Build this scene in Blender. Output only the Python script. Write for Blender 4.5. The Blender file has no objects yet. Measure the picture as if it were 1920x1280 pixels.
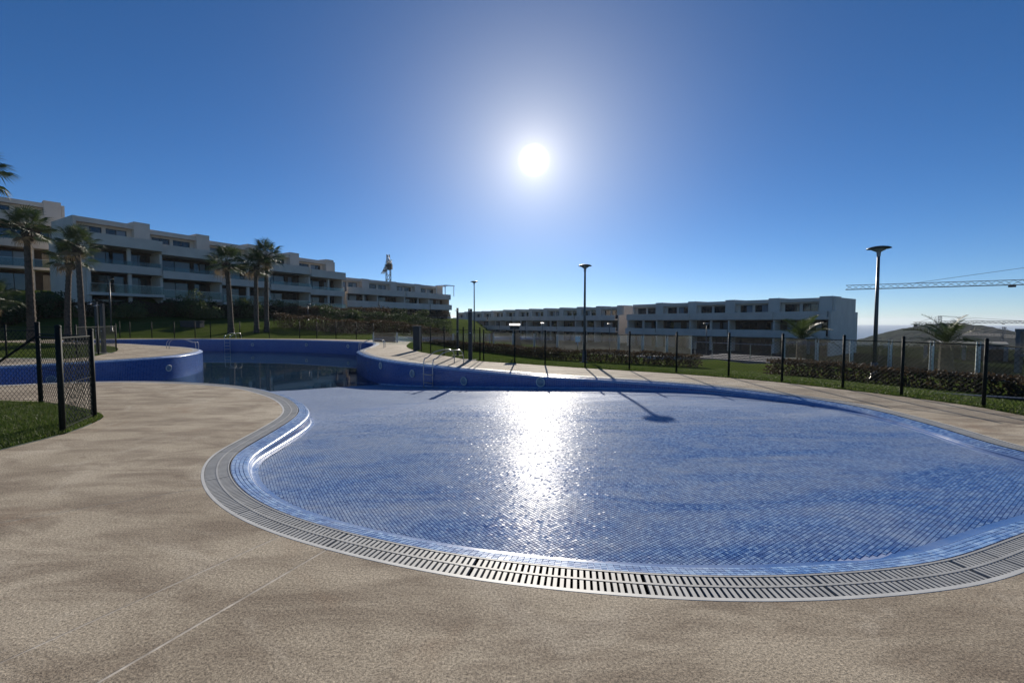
import bpy, bmesh, math, random
import numpy as np
from mathutils import Vector, Matrix
from mathutils.geometry import delaunay_2d_cdt

random.seed(7)
rng = np.random.default_rng(11)
scene = bpy.context.scene
COL = scene.collection
PI = math.pi

# ------------------------------------------------------------------ camera
CAM_H = 1.5
F_PX = 800.0                      # focal length in pixels of the 1920 px wide photograph
PITCH = math.atan(37.0 / F_PX)    # the camera looks slightly down
cam_data = bpy.data.cameras.new('camera')
cam_data.sensor_width = 36.0
cam_data.lens = F_PX / 1920.0 * 36.0
cam_data.clip_start = 0.05
cam_data.clip_end = 60000.0
cam = bpy.data.objects.new('camera', cam_data)
COL.objects.link(cam)
cam.location = (0, 0, CAM_H)
cam.rotation_euler = (PI / 2 - PITCH, 0, 0)
scene.camera = cam

# ------------------------------------------------------------------ sky and sun
SUN_EL = math.radians(20.3)
SUN_AZ = math.radians(2.9)        # right of straight ahead (+Y)
SUN_DIR = Vector((math.sin(SUN_AZ) * math.cos(SUN_EL), math.cos(SUN_AZ) * math.cos(SUN_EL), math.sin(SUN_EL)))

world = bpy.data.worlds.new('World')
scene.world = world
world.use_nodes = True
wn, wl = world.node_tree.nodes, world.node_tree.links
wn.clear()
w_out = wn.new('ShaderNodeOutputWorld')
w_bg = wn.new('ShaderNodeBackground')
w_bg.inputs['Strength'].default_value = 0.072
w_sky = wn.new('ShaderNodeTexSky')
w_sky.sky_type = 'NISHITA'
w_sky.sun_disc = False
w_sky.sun_elevation = SUN_EL
w_sky.sun_rotation = SUN_AZ
w_sky.altitude = 3000.0
w_sky.air_density = 1.0
w_sky.dust_density = 0.3
w_sky.ozone_density = 4.0
w_hs = wn.new('ShaderNodeHueSaturation')
w_hs.inputs['Saturation'].default_value = 1.17
wl.new(w_sky.outputs['Color'], w_hs.inputs['Color'])
# the sun itself and the bright air right around it
w_tc = wn.new('ShaderNodeTexCoord')
w_dot = wn.new('ShaderNodeVectorMath'); w_dot.operation = 'DOT_PRODUCT'
wl.new(w_tc.outputs['Generated'], w_dot.inputs[0])
w_dot.inputs[1].default_value = SUN_DIR
w_ac = wn.new('ShaderNodeMath'); w_ac.operation = 'ARCCOSINE'; w_ac.use_clamp = False
w_cl = wn.new('ShaderNodeMath'); w_cl.operation = 'MINIMUM'; w_cl.inputs[1].default_value = 1.0
wl.new(w_dot.outputs['Value'], w_cl.inputs[0]); wl.new(w_cl.outputs[0], w_ac.inputs[0])
w_mr = wn.new('ShaderNodeMapRange'); w_mr.interpolation_type = 'SMOOTHSTEP'
w_mr.inputs['From Min'].default_value = math.radians(2.1); w_mr.inputs['From Max'].default_value = math.radians(0.7)
wl.new(w_ac.outputs[0], w_mr.inputs['Value'])

def w_exp(scale_deg, amp, power=1.0):
    m = wn.new('ShaderNodeMath'); m.operation = 'MULTIPLY'; m.inputs[1].default_value = 1.0 / math.radians(scale_deg)
    wl.new(w_ac.outputs[0], m.inputs[0])
    q = wn.new('ShaderNodeMath'); q.operation = 'POWER'; q.inputs[1].default_value = power
    wl.new(m.outputs[0], q.inputs[0])
    g = wn.new('ShaderNodeMath'); g.operation = 'MULTIPLY'; g.inputs[1].default_value = -1.0
    wl.new(q.outputs[0], g.inputs[0])
    e = wn.new('ShaderNodeMath'); e.operation = 'EXPONENT'
    wl.new(g.outputs[0], e.inputs[0])
    a = wn.new('ShaderNodeMath'); a.operation = 'MULTIPLY'; a.inputs[1].default_value = amp
    wl.new(e.outputs[0], a.inputs[0])
    return a

def w_add(c1, fac, col):
    m = wn.new('ShaderNodeVectorMath'); m.operation = 'SCALE'
    m.inputs[0].default_value = col
    wl.new(fac, m.inputs['Scale'])
    a = wn.new('ShaderNodeVectorMath'); a.operation = 'ADD'
    wl.new(c1, a.inputs[0]); wl.new(m.outputs[0], a.inputs[1])
    return a.outputs[0]
w_tint = wn.new('ShaderNodeVectorMath'); w_tint.operation = 'MULTIPLY'
w_tint.inputs[1].default_value = (0.96, 0.98, 1.06)
wl.new(w_hs.outputs['Color'], w_tint.inputs[0])
w_c = w_tint.outputs[0]
w_c = w_add(w_c, w_mr.outputs[0], (11, 10.6, 9.8))
w_c = w_add(w_c, w_exp(2.4, 10.0).outputs[0], (1.0, 0.90, 0.72))
w_c = w_add(w_c, w_exp(12.0, 5.2, 1.35).outputs[0], (1.0, 0.92, 0.70))
wl.new(w_c, w_bg.inputs['Color'])
wl.new(w_bg.outputs[0], w_out.inputs['Surface'])

sun_data = bpy.data.lights.new('sun', 'SUN')
sun_data.energy = 5.0
sun_data.angle = math.radians(0.53)
sun_data.color = (1.0, 0.92, 0.80)
sun = bpy.data.objects.new('sun', sun_data)
COL.objects.link(sun)
sun.location = (0, 0, 60)
sun.rotation_euler = SUN_DIR.to_track_quat('Z', 'Y').to_euler()

scene.view_settings.view_transform = 'Standard'
scene.view_settings.look = 'None'
scene.view_settings.gamma = 1.0
scene.view_settings.use_curve_mapping = False
scene.view_settings.exposure = 0.3
scene.cycles.use_denoising = True
scene.cycles.max_bounces = 8
scene.cycles.transparent_max_bounces = 24
scene.cycles.sample_clamp_indirect = 4.0

# ------------------------------------------------------------------ helpers
_cp, _sp = math.cos(PITCH), math.sin(PITCH)

def ray(u, v):
    a, b = (u - 960.0) / F_PX, (640.0 - v) / F_PX
    return Vector((a, _cp + b * _sp, -_sp + b * _cp))

def at(u, v, z=0.0):
    """point of the level z seen at pixel (u, v) of the photograph"""
    d = ray(u, v)
    t = (z - CAM_H) / d.z
    return Vector((d.x * t, d.y * t, z))

def at_d(u, v, Y):
    """point at forward distance Y seen at pixel (u, v)"""
    d = ray(u, v)
    t = Y / d.y
    return Vector((d.x * t, Y, CAM_H + d.z * t))

def smooth(e0, e1, x):
    t = np.clip((np.asarray(x, dtype=float) - e0) / (e1 - e0), 0, 1)
    return t * t * (3 - 2 * t)

def tag(o, label=None, cat=None, group=None, kind=None):
    if label: o['label'] = label
    if cat: o['category'] = cat
    if group: o['group'] = group
    if kind: o['kind'] = kind
    return o

def link(name, data, parent=None, loc=None, rot=None, scale=None):
    o = bpy.data.objects.new(name, data)
    COL.objects.link(o)
    if parent is not None: o.parent = parent
    if loc is not None: o.location = loc
    if rot is not None: o.rotation_euler = rot
    if scale is not None: o.scale = scale
    return o

def empty(name, loc=(0, 0, 0), rz=0.0):
    o = link(name, None, None, loc, (0, 0, rz))
    o.empty_display_size = 0.3
    return o

class MB:
    """collects faces for one mesh"""
    def __init__(s):
        s.v = []; s.f = []; s.smooth = False
    def box(s, a, b):
        x0, y0, z0 = a; x1, y1, z1 = b
        n = len(s.v)
        s.v += [(x0, y0, z0), (x1, y0, z0), (x1, y1, z0), (x0, y1, z0), (x0, y0, z1), (x1, y0, z1), (x1, y1, z1), (x0, y1, z1)]
        s.f += [(n, n+3, n+2, n+1), (n+4, n+5, n+6, n+7), (n, n+1, n+5, n+4), (n+1, n+2, n+6, n+5), (n+2, n+3, n+7, n+6), (n+3, n, n+4, n+7)]
        return s
    def tube(s, pts, r, n=8, caps=True):
        pts = [Vector(p) for p in pts]
        rs = r if isinstance(r, (list, tuple)) else [r] * len(pts)
        base = len(s.v)
        prev = None
        for i, p in enumerate(pts):
            if i == 0: d = pts[1] - pts[0]
            elif i == len(pts) - 1: d = pts[-1] - pts[-2]
            else: d = pts[i+1] - pts[i-1]
            d.normalize()
            if prev is None:
                up = Vector((0, 0, 1)) if abs(d.z) < 0.9 else Vector((1, 0, 0))
                a = d.cross(up).normalized()
            else:
                a = (prev - d * prev.dot(d)).normalized()
            prev = a
            b = d.cross(a)
            for k in range(n):
                t = 2 * PI * k / n
                q = p + a * (math.cos(t) * rs[i]) + b * (math.sin(t) * rs[i])
                s.v.append(tuple(q))
        for i in range(len(pts) - 1):
            for k in range(n):
                k2 = (k + 1) % n
                s.f.append((base + i*n + k, base + i*n + k2, base + (i+1)*n + k2, base + (i+1)*n + k))
        if caps:
            s.f.append(tuple(base + k for k in reversed(range(n))))
            s.f.append(tuple(base + (len(pts)-1)*n + k for k in range(n)))
        return s
    def lathe(s, prof, n=24, c=(0, 0, 0)):
        base = len(s.v)
        for (r, z) in prof:
            for k in range(n):
                t = 2 * PI * k / n
                s.v.append((c[0] + r * math.cos(t), c[1] + r * math.sin(t), c[2] + z))
        for i in range(len(prof) - 1):
            for k in range(n):
                k2 = (k + 1) % n
                s.f.append((base + i*n + k, base + i*n + k2, base + (i+1)*n + k2, base + (i+1)*n + k))
        return s
    def face(s, pts):
        n = len(s.v)
        s.v += [tuple(p) for p in pts]
        s.f.append(tuple(range(n, n + len(pts))))
        return s
    def mesh(s, name, mat, smooth=False):
        me = bpy.data.meshes.new(name)
        me.from_pydata(s.v, [], s.f)
        if mat: me.materials.append(mat)
        if smooth:
            me.polygons.foreach_set('use_smooth', [True] * len(me.polygons))
        me.update()
        return me
    def build(s, name, mat, parent=None, smooth=False, **kw):
        return link(name, s.mesh(name, mat, smooth), parent, **kw)

def np_mesh(name, V, F, mat, smooth=False):
    """V (n,3), F (m,k) arrays -> mesh, fast"""
    me = bpy.data.meshes.new(name)
    V = np.ascontiguousarray(V, dtype=np.float32); F = np.ascontiguousarray(F, dtype=np.int32)
    m, k = F.shape
    me.vertices.add(len(V)); me.vertices.foreach_set('co', V.ravel())
    me.loops.add(m * k); me.loops.foreach_set('vertex_index', F.ravel())
    me.polygons.add(m)
    me.polygons.foreach_set('loop_start', np.arange(0, m * k, k, dtype=np.int32))
    me.polygons.foreach_set('loop_total', np.full(m, k, dtype=np.int32))
    me.polygons.foreach_set('use_smooth', np.full(m, bool(smooth)))
    if mat: me.materials.append(mat)
    me.update(calc_edges=True)
    me.validate()
    return me

def in_poly(P, poly):
    """vectorised even-odd test, P (n,2), poly (m,2)"""
    P = np.asarray(P, float); poly = np.asarray(poly, float)
    x, y = P[:, 0], P[:, 1]
    c = np.zeros(len(P), bool)
    x0, y0 = poly[-1]
    for (x1, y1) in poly:
        if y0 != y1:
            m = ((y1 > y) != (y0 > y)) & (x < (x0 - x1) * (y - y1) / (y0 - y1) + x1)
            c ^= m
        x0, y0 = x1, y1
    return c

def dist_poly(P, line):
    """distance of points to an open polyline"""
    P = np.asarray(P, float); best = np.full(len(P), 1e9)
    for a, b in zip(line[:-1], line[1:]):
        a = np.array(a[:2], float); b = np.array(b[:2], float); d = b - a
        t = np.clip(((P - a) @ d) / max(d @ d, 1e-9), 0, 1)
        best = np.minimum(best, np.hypot(*(P - a - t[:, None] * d).T))
    return best

# ------------------------------------------------------------------ materials
class NT:
    def __init__(s, name):
        s.m = bpy.data.materials.new(name); s.m.use_nodes = True
        s.n, s.l = s.m.node_tree.nodes, s.m.node_tree.links
        s.b = s.n['Principled BSDF']
        s.pos = None
    def P(s):
        if s.pos is None:
            g = s.n.new('ShaderNodeNewGeometry'); s.pos = g.outputs['Position']
        return s.pos
    def mapping(s, src=None, scale=(1, 1, 1), rot=(0, 0, 0)):
        mp = s.n.new('ShaderNodeMapping'); mp.inputs['Scale'].default_value = scale; mp.inputs['Rotation'].default_value = rot
        s.l.new(src or s.P(), mp.inputs['Vector']); return mp.outputs[0]
    def noise(s, scale, detail=4, rough=0.55, vec=None, dist=0.0):
        t = s.n.new('ShaderNodeTexNoise'); t.inputs['Scale'].default_value = scale; t.inputs['Detail'].default_value = detail
        t.inputs['Roughness'].default_value = rough; t.inputs['Distortion'].default_value = dist
        s.l.new(vec or s.P(), t.inputs['Vector']); return t.outputs[0]
    def ramp(s, fac, stops):
        r = s.n.new('ShaderNodeValToRGB'); e = r.color_ramp.elements
        while len(e) < len(stops): e.new(0.5)
        for k, (p, c) in enumerate(stops):
            e[k].position = p; e[k].color = (*c, 1) if not isinstance(c, (int, float)) else (c, c, c, 1)
        s.l.new(fac, r.inputs[0]); return r.outputs[0]
    def mix(s, fac, a, b, mode='MIX'):
        m = s.n.new('ShaderNodeMix'); m.data_type = 'RGBA'; m.blend_type = mode
        for sock, val in ((m.inputs[0], fac), (m.inputs[6], a), (m.inputs[7], b)):
            if isinstance(val, (int, float)): sock.default_value = val
            elif isinstance(val, tuple): sock.default_value = (*val, 1)
            else: s.l.new(val, sock)
        return m.outputs[2]
    def math(s, op, a, b=0.0, clamp=False):
        m = s.n.new('ShaderNodeMath'); m.operation = op; m.use_clamp = clamp
        for sock, val in ((m.inputs[0], a), (m.inputs[1], b)):
            if isinstance(val, (int, float)): sock.default_value = val
            else: s.l.new(val, sock)
        return m.outputs[0]
    def bump(s, h, strength=0.3, dist=0.01, normal=None):
        b = s.n.new('ShaderNodeBump'); b.inputs['Strength'].default_value = strength; b.inputs['Distance'].default_value = dist
        s.l.new(h, b.inputs['Height'])
        if normal is not None: s.l.new(normal, b.inputs['Normal'])
        return b.outputs[0]
    def set(s, **kw):
        for k, v in kw.items():
            sock = s.b.inputs[{'base': 'Base Color', 'rough': 'Roughness', 'metal': 'Metallic', 'normal': 'Normal', 'spec': 'Specular IOR Level',
                               'alpha': 'Alpha', 'trans': 'Transmission Weight', 'ior': 'IOR', 'coat': 'Coat Weight', 'coatr': 'Coat Roughness',
                               'sheen': 'Sheen Weight'}[k]]
            if isinstance(v, tuple): sock.default_value = (*v, 1)
            elif isinstance(v, (int, float)): sock.default_value = v
            else: s.l.new(v, sock)
        return s.m

def varied(name, c1, c2, rough=0.7, scale=3.0, bump_scale=None, bump=0.2, dist=0.01, metal=0.0, spec=0.5):
    t = NT(name)
    n = t.noise(scale, 5)
    col = t.mix(t.ramp(n, [(0.3, 0.0), (0.7, 1.0)]), c1, c2)
    kw = dict(base=col, rough=rough, metal=metal, spec=spec)
    if bump_scale: kw['normal'] = t.bump(t.noise(bump_scale, 4), bump, dist)
    return t.set(**kw)

def deck_material():
    t = NT('deck_concrete')
    big = t.noise(0.45, 5, 0.6, dist=0.8)
    mid = t.noise(1.9, 6, 0.65, vec=t.mapping(scale=(0.55, 1.6, 1), rot=(0, 0, 0.25)), dist=0.5)
    fine = t.noise(75, 3, 0.7)
    fine2 = t.noise(190, 2, 0.6)
    c = t.mix(t.ramp(big, [(0.35, 0.0), (0.65, 1.0)]), (0.35, 0.287, 0.203), (0.51, 0.43, 0.315))
    c = t.mix(t.math('MULTIPLY', t.ramp(mid, [(0.43, 0.0), (0.62, 1.0)]), 0.9), c, (0.235, 0.183, 0.128))
    rust = t.noise(1.1, 4, 0.55, dist=1.0)
    c = t.mix(t.math('MULTIPLY', t.ramp(rust, [(0.58, 0.0), (0.76, 1.0)]), 0.45), c, (0.25, 0.145, 0.08))
    pale = t.noise(0.8, 6, 0.65, vec=t.mapping(scale=(1, 1, 1), rot=(0, 0, 1.1)), dist=1.8)
    c = t.mix(t.math('MULTIPLY', t.ramp(pale, [(0.56, 0.0), (0.74, 1.0)]), 0.55), c, (0.60, 0.525, 0.405))
    drip = t.noise(3.2, 3, 0.5, vec=t.mapping(scale=(1, 1, 1), rot=(0, 0, 0.7)))
    c = t.mix(t.math('MULTIPLY', t.ramp(drip, [(0.68, 0.0), (0.74, 1.0)]), 0.4), c, (0.17, 0.125, 0.085))
    g = t.math('ADD', t.math('MULTIPLY', fine, 0.6), t.math('MULTIPLY', fine2, 0.4))
    c = t.mix(1.0, c, t.ramp(g, [(0.34, 0.22), (0.5, 0.95), (0.65, 1.75)]), 'MULTIPLY')
    return t.set(base=c, rough=0.85, spec=0.25, normal=t.bump(g, 0.5, 0.006))

def tile_material(name, wall=False, rough=0.29, spec=0.010, dusty=0.85):
    """blue glass mosaic; 'rnd' is a value per tile"""
    t = NT(name)
    a = t.n.new('ShaderNodeAttribute'); a.attribute_name = 'rnd'
    oi = t.n.new('ShaderNodeObjectInfo')
    if wall:
        uv = t.n.new('ShaderNodeUVMap'); uv.uv_map = 'UVMap'
        br = t.n.new('ShaderNodeTexBrick'); br.offset = 0.0; br.squash = 1.0
        br.inputs['Scale'].default_value = 1.0
        br.inputs['Brick Width'].default_value = 0.05; br.inputs['Row Height'].default_value = 0.05
        br.inputs['Mortar Size'].default_value = 0.0035; br.inputs['Bias'].default_value = 0.0
        br.inputs['Color1'].default_value = (0.018, 0.055, 0.22, 1); br.inputs['Color2'].default_value = (0.035, 0.10, 0.34, 1)
        br.inputs['Mortar'].default_value = (0.16, 0.22, 0.36, 1)
        t.l.new(uv.outputs[0], br.inputs['Vector'])
        st = t.noise(1.5, 4, 0.6, vec=t.mapping(scale=(1, 1, 0.35)))
        c = t.mix(t.math('MULTIPLY', t.ramp(st, [(0.45, 0.0), (0.8, 1.0)]), 0.35), br.outputs['Color'], (0.10, 0.17, 0.33))
        return t.set(base=c, rough=0.16, spec=0.6, normal=t.bump(br.outputs['Fac'], 0.35, 0.002))
    r = t.math('FRACT', t.math('ADD', a.outputs['Fac'], oi.outputs['Random']))
    c = t.ramp(r, [(0.0, (0.06, 0.14, 0.36)), (0.35, (0.11, 0.22, 0.47)), (0.7, (0.17, 0.305, 0.55)), (1.0, (0.28, 0.42, 0.64))])
    # lime and dirt left where the water dried, in long swept bands
    sw = t.noise(0.75, 6, 0.62, vec=t.mapping(scale=(0.55, 1.7, 1), rot=(0, 0, 0.35)), dist=1.6)
    # paler towards the deep end: grazing sky reflection painted into the lime film
    sep = t.n.new('ShaderNodeSeparateXYZ'); t.l.new(t.P(), sep.inputs[0])
    sheen_lvl = t.math('MULTIPLY', t.math('SUBTRACT', sep.outputs['Y'], t.math('MULTIPLY', sep.outputs['X'], 0.7)), 0.03)
    dust_sheen = t.ramp(t.math('ADD', sw, sheen_lvl), [(0.42, 0.0), (0.78, 1.0)])
    sp = t.noise(7.0, 4, 0.7)
    dust_sheen = t.math('MULTIPLY', dust_sheen, t.ramp(sp, [(0.3, 0.5), (0.7, 1.0)]))
    c = t.mix(t.math('MULTIPLY', dust_sheen, dusty), c, (0.46, 0.51, 0.57))
    rg = t.math('ADD', t.math('MULTIPLY', dust_sheen, 0.10), rough)
    return t.set(base=c, rough=rg, spec=spec)

M = {}
M['deck'] = deck_material()
M['joint'] = varied('joint_filler', (0.30, 0.25, 0.19), (0.74, 0.66, 0.54), 0.95, 9)
M['tile'] = tile_material('blue_mosaic_tile')
M['lip_tile'] = tile_material('blue_lip_tile', False, 0.2, 0.35, 0.55)
M['wall_tile'] = tile_material('blue_mosaic_wall', True)
M['grout'] = varied('pale_grout', (0.20, 0.28, 0.48), (0.30, 0.38, 0.58), 0.7, 6)
M['grate'] = varied('grating_plastic', (0.36, 0.355, 0.33), (0.47, 0.465, 0.435), 0.55, 6)
M['rim'] = varied('white_rim', (0.52, 0.51, 0.47), (0.64, 0.63, 0.58), 0.55, 5)
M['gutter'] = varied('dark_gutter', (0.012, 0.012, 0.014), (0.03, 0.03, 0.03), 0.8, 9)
M['post'] = varied('dark_green_paint', (0.007, 0.010, 0.009), (0.015, 0.019, 0.018), 0.6, 25, spec=0.1)
M['wire'] = varied('coated_wire', (0.010, 0.016, 0.014), (0.02, 0.028, 0.026), 0.75, 25, spec=0.15)
M['steel'] = varied('stainless_steel', (0.36, 0.36, 0.37), (0.45, 0.45, 0.46), 0.28, 30, metal=1.0)
M['pole'] = varied('grey_pole_paint', (0.045, 0.05, 0.055), (0.065, 0.07, 0.075), 0.4, 15)
M['render'] = varied('white_render', (0.56, 0.49, 0.41), (0.66, 0.585, 0.495), 0.85, 0.6, 60, 0.15, 0.004)
M['render_dim'] = varied('grey_render', (0.34, 0.33, 0.32), (0.42, 0.41, 0.40), 0.85, 0.6)
M['shade_brown'] = varied('shade_darkened_brown', (0.050, 0.034, 0.025), (0.085, 0.06, 0.045), 0.8, 2.0)  # brown darkened so the deep shade of the balcony recesses is in the colour
M['frame'] = varied('dark_frame', (0.02, 0.02, 0.022), (0.035, 0.035, 0.037), 0.5, 9)
M['bark'] = varied('palm_bark', (0.055, 0.04, 0.03), (0.13, 0.095, 0.07), 0.95, 7, 30, 0.6, 0.02)
M['frond'] = varied('palm_leaf', (0.035, 0.060, 0.018), (0.075, 0.10, 0.032), 0.5, 4)
M['dead_frond'] = varied('dry_palm_leaf', (0.20, 0.14, 0.07), (0.28, 0.20, 0.11), 0.8, 4)
M['leaf'] = varied('shrub_leaf', (0.022, 0.040, 0.012), (0.060, 0.085, 0.025), 0.6, 6)
M['leaf_light'] = varied('light_shrub_leaf', (0.06, 0.085, 0.025), (0.13, 0.15, 0.05), 0.6, 6)
M['leaf_brown'] = varied('brown_hedge_leaf', (0.040, 0.028, 0.015), (0.090, 0.060, 0.030), 0.7, 5)
M['stem'] = varied('shrub_stem', (0.06, 0.045, 0.03), (0.10, 0.075, 0.05), 0.9, 8)
M['crane'] = varied('crane_steel', (0.10, 0.10, 0.10), (0.18, 0.17, 0.16), 0.6, 3)
M['crane_dark'] = varied('crane_weight', (0.03, 0.03, 0.032), (0.05, 0.05, 0.05), 0.7, 3)
M['concrete'] = varied('raw_concrete', (0.16, 0.15, 0.14), (0.26, 0.245, 0.23), 0.9, 1.2)
M['brick'] = varied('brown_block', (0.09, 0.055, 0.04), (0.14, 0.085, 0.06), 0.9, 3)
M['black'] = varied('black_plastic', (0.012, 0.012, 0.012), (0.02, 0.02, 0.02), 0.5, 8)
M['white'] = varied('white_paint', (0.74, 0.74, 0.73), (0.82, 0.82, 0.81), 0.45, 8)
M['lens'] = varied('light_lens', (0.16, 0.20, 0.25), (0.24, 0.29, 0.34), 0.25, 20)
M['path'] = varied('pale_path', (0.30, 0.27, 0.22), (0.40, 0.36, 0.30), 0.9, 1.0)

def grass_blade_material():
    t = NT('grass_blade')
    a = t.n.new('ShaderNodeAttribute'); a.attribute_name = 'rnd'
    c = t.ramp(a.outputs['Fac'], [(0, (0.035, 0.065, 0.012)), (0.6, (0.075, 0.12, 0.022)), (1, (0.15, 0.17, 0.05))])
    m = t.set(base=c, rough=0.55, spec=0.3)
    tr = t.n.new('ShaderNodeBsdfTranslucent'); t.l.new(c, tr.inputs[0])
    mx = t.n.new('ShaderNodeMixShader'); mx.inputs[0].default_value = 0.45
    t.l.new(t.b.outputs[0], mx.inputs[1]); t.l.new(tr.outputs[0], mx.inputs[2])
    t.l.new(mx.outputs[0], t.n['Material Output'].inputs[0])
    return m
M['blade'] = grass_blade_material()

def translucent(m, fac=0.35):
    """let leaves pass some light"""
    nt = m.node_tree; b = nt.nodes['Principled BSDF']; out = nt.nodes['Material Output']
    tr = nt.nodes.new('ShaderNodeBsdfTranslucent')
    src = b.inputs['Base Color'].links[0].from_socket
    nt.links.new(src, tr.inputs[0])
    mx = nt.nodes.new('ShaderNodeMixShader'); mx.inputs[0].default_value = fac
    nt.links.new(b.outputs[0], mx.inputs[1]); nt.links.new(tr.outputs[0], mx.inputs[2]); nt.links.new(mx.outputs[0], out.inputs[0])
for k in ('frond', 'dead_frond', 'leaf', 'leaf_light', 'leaf_brown'):
    translucent(M[k], 0.3)

def lawn_material():
    t = NT('lawn_turf')
    a = t.noise(0.5, 4, 0.6); b = t.noise(14, 4, 0.7); g = t.noise(70, 3, 0.7)
    c = t.mix(t.ramp(a, [(0.35, 0.0), (0.65, 1.0)]), (0.050, 0.085, 0.016), (0.085, 0.115, 0.026))
    c = t.mix(t.math('MULTIPLY', t.ramp(b, [(0.4, 0.0), (0.7, 1.0)]), 0.5), c, (0.12, 0.13, 0.04))
    c = t.mix(1.0, c, t.ramp(g, [(0.3, 0.45), (0.7, 1.3)]), 'MULTIPLY')
    return t.set(base=c, rough=0.9, spec=0.0, normal=t.bump(g, 0.7, 0.02))
M['lawn'] = lawn_material()

def glass_material(name, tint, dirt=0.0, rough=0.02):
    t = NT(name)
    fr = t.n.new('ShaderNodeFresnel'); fr.inputs['IOR'].default_value = 1.5
    tp = t.n.new('ShaderNodeBsdfTransparent'); tp.inputs[0].default_value = (*tint, 1)
    gl = t.n.new('ShaderNodeBsdfGlossy'); gl.inputs['Roughness'].default_value = rough
    mx = t.n.new('ShaderNodeMixShader')
    t.l.new(fr.outputs[0], mx.inputs[0]); t.l.new(tp.outputs[0], mx.inputs[1]); t.l.new(gl.outputs[0], mx.inputs[2])
    last = mx.outputs[0]
    if dirt > 0:
        tr = t.n.new('ShaderNodeBsdfTranslucent'); tr.inputs[0].default_value = (0.8, 0.8, 0.78, 1)
        n = t.noise(3.0, 5, 0.65)
        f = t.math('MULTIPLY', t.ramp(n, [(0.3, 0.35), (0.75, 1.0)]), dirt)
        m2 = t.n.new('ShaderNodeMixShader')
        t.l.new(f, m2.inputs[0]); t.l.new(last, m2.inputs[1]); t.l.new(tr.outputs[0], m2.inputs[2])
        last = m2.outputs[0]
    t.l.new(last, t.n['Material Output'].inputs[0])
    return t.m
M['glass'] = glass_material('balustrade_glass', (0.72, 0.84, 0.84), 0.06)
M['dusty_glass'] = glass_material('dusty_glass', (0.88, 0.92, 0.91), 0.025)
M['clear_glass'] = glass_material('clear_fence_glass', (0.90, 0.93, 0.92), 0.012)
M['window_blind'] = NT('window_with_blind').set(base=(0.22, 0.25, 0.28), rough=0.12, spec=0.6)
M['window'] = NT('window_glass').set(base=(0.02, 0.025, 0.03), rough=0.04, spec=0.9)

def water_material():
    t = NT('pool_water')
    n = t.bump(t.noise(1.2, 3, 0.5), 0.05, 0.02)
    fr = t.n.new('ShaderNodeFresnel'); fr.inputs['IOR'].default_value = 1.33; t.l.new(n, fr.inputs['Normal'])
    tp = t.n.new('ShaderNodeBsdfTransparent'); tp.inputs[0].default_value = (0.42, 0.70, 0.86, 1)
    gl = t.n.new('ShaderNodeBsdfGlossy'); gl.inputs['Roughness'].default_value = 0.03; t.l.new(n, gl.inputs['Normal'])
    mx = t.n.new('ShaderNodeMixShader')
    df = t.n.new('ShaderNodeBsdfDiffuse'); df.inputs[0].default_value = (0.05, 0.12, 0.20, 1)     # murk in the water
    body = t.n.new('ShaderNodeMixShader'); body.inputs[0].default_value = 0.35
    t.l.new(tp.outputs[0], body.inputs[1]); t.l.new(df.outputs[0], body.inputs[2])
    t.l.new(fr.outputs[0], mx.inputs[0]); t.l.new(body.outputs[0], mx.inputs[1]); t.l.new(gl.outputs[0], mx.inputs[2])
    t.l.new(mx.outputs[0], t.n['Material Output'].inputs[0])
    return t.m
M['water'] = water_material()
M['asphalt'] = varied('asphalt', (0.035, 0.034, 0.033), (0.065, 0.062, 0.058), 0.95, 0.4, spec=0.0)
M['sea'] = NT('sea_water').set(base=(0.10, 0.15, 0.20), rough=0.35)
M['hill'] = varied('wooded_hill', (0.010, 0.017, 0.009), (0.028, 0.036, 0.018), 0.95, 0.03, spec=0.0)
M['valley'] = varied('valley_scrub', (0.016, 0.022, 0.012), (0.040, 0.044, 0.026), 0.95, 0.01, spec=0.0)
# ================================================================== POOL OUTLINE
def catmull(P, closed=True, step=0.12):
    P = [Vector((p[0], p[1])) for p in P]
    n = len(P); out = []
    for i in range(n if closed else n - 1):
        p0, p1, p2, p3 = (P[(i-1) % n], P[i], P[(i+1) % n], P[(i+2) % n]) if closed else (P[max(i-1, 0)], P[i], P[i+1], P[min(i+2, n-1)])
        # centripetal parameterisation
        t0 = 0.0; t1 = t0 + max((p1-p0).length, 1e-4) ** 0.5; t2 = t1 + max((p2-p1).length, 1e-4) ** 0.5; t3 = t2 + max((p3-p2).length, 1e-4) ** 0.5
        m = max(2, int((p2 - p1).length / step))
        for k in range(m):
            t = t1 + (t2 - t1) * k / m
            A1 = p0*((t1-t)/(t1-t0)) + p1*((t-t0)/(t1-t0)); A2 = p1*((t2-t)/(t2-t1)) + p2*((t-t1)/(t2-t1)); A3 = p2*((t3-t)/(t3-t2)) + p3*((t-t2)/(t3-t2))
            B1 = A1*((t2-t)/(t2-t0)) + A2*((t-t0)/(t2-t0)); B2 = A2*((t3-t)/(t3-t1)) + A3*((t-t1)/(t3-t1))
            out.append(B1*((t2-t)/(t2-t1)) + B2*((t-t1)/(t2-t1)))
    return np.array([(p.x, p.y) for p in out])

def resample(P, step, closed=True):
    Q = np.vstack([P, P[:1]]) if closed else P
    s = np.concatenate([[0], np.cumsum(np.hypot(*np.diff(Q, axis=0).T))])
    n = int(s[-1] / step)
    t = np.linspace(0, s[-1], n, endpoint=not closed)
    return np.stack([np.interp(t, s, Q[:, 0]), np.interp(t, s, Q[:, 1])], 1), t, s[-1]

def px(pts, z=0.0):
    return [tuple(at(u, v, z)[:2]) for (u, v) in pts]

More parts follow.
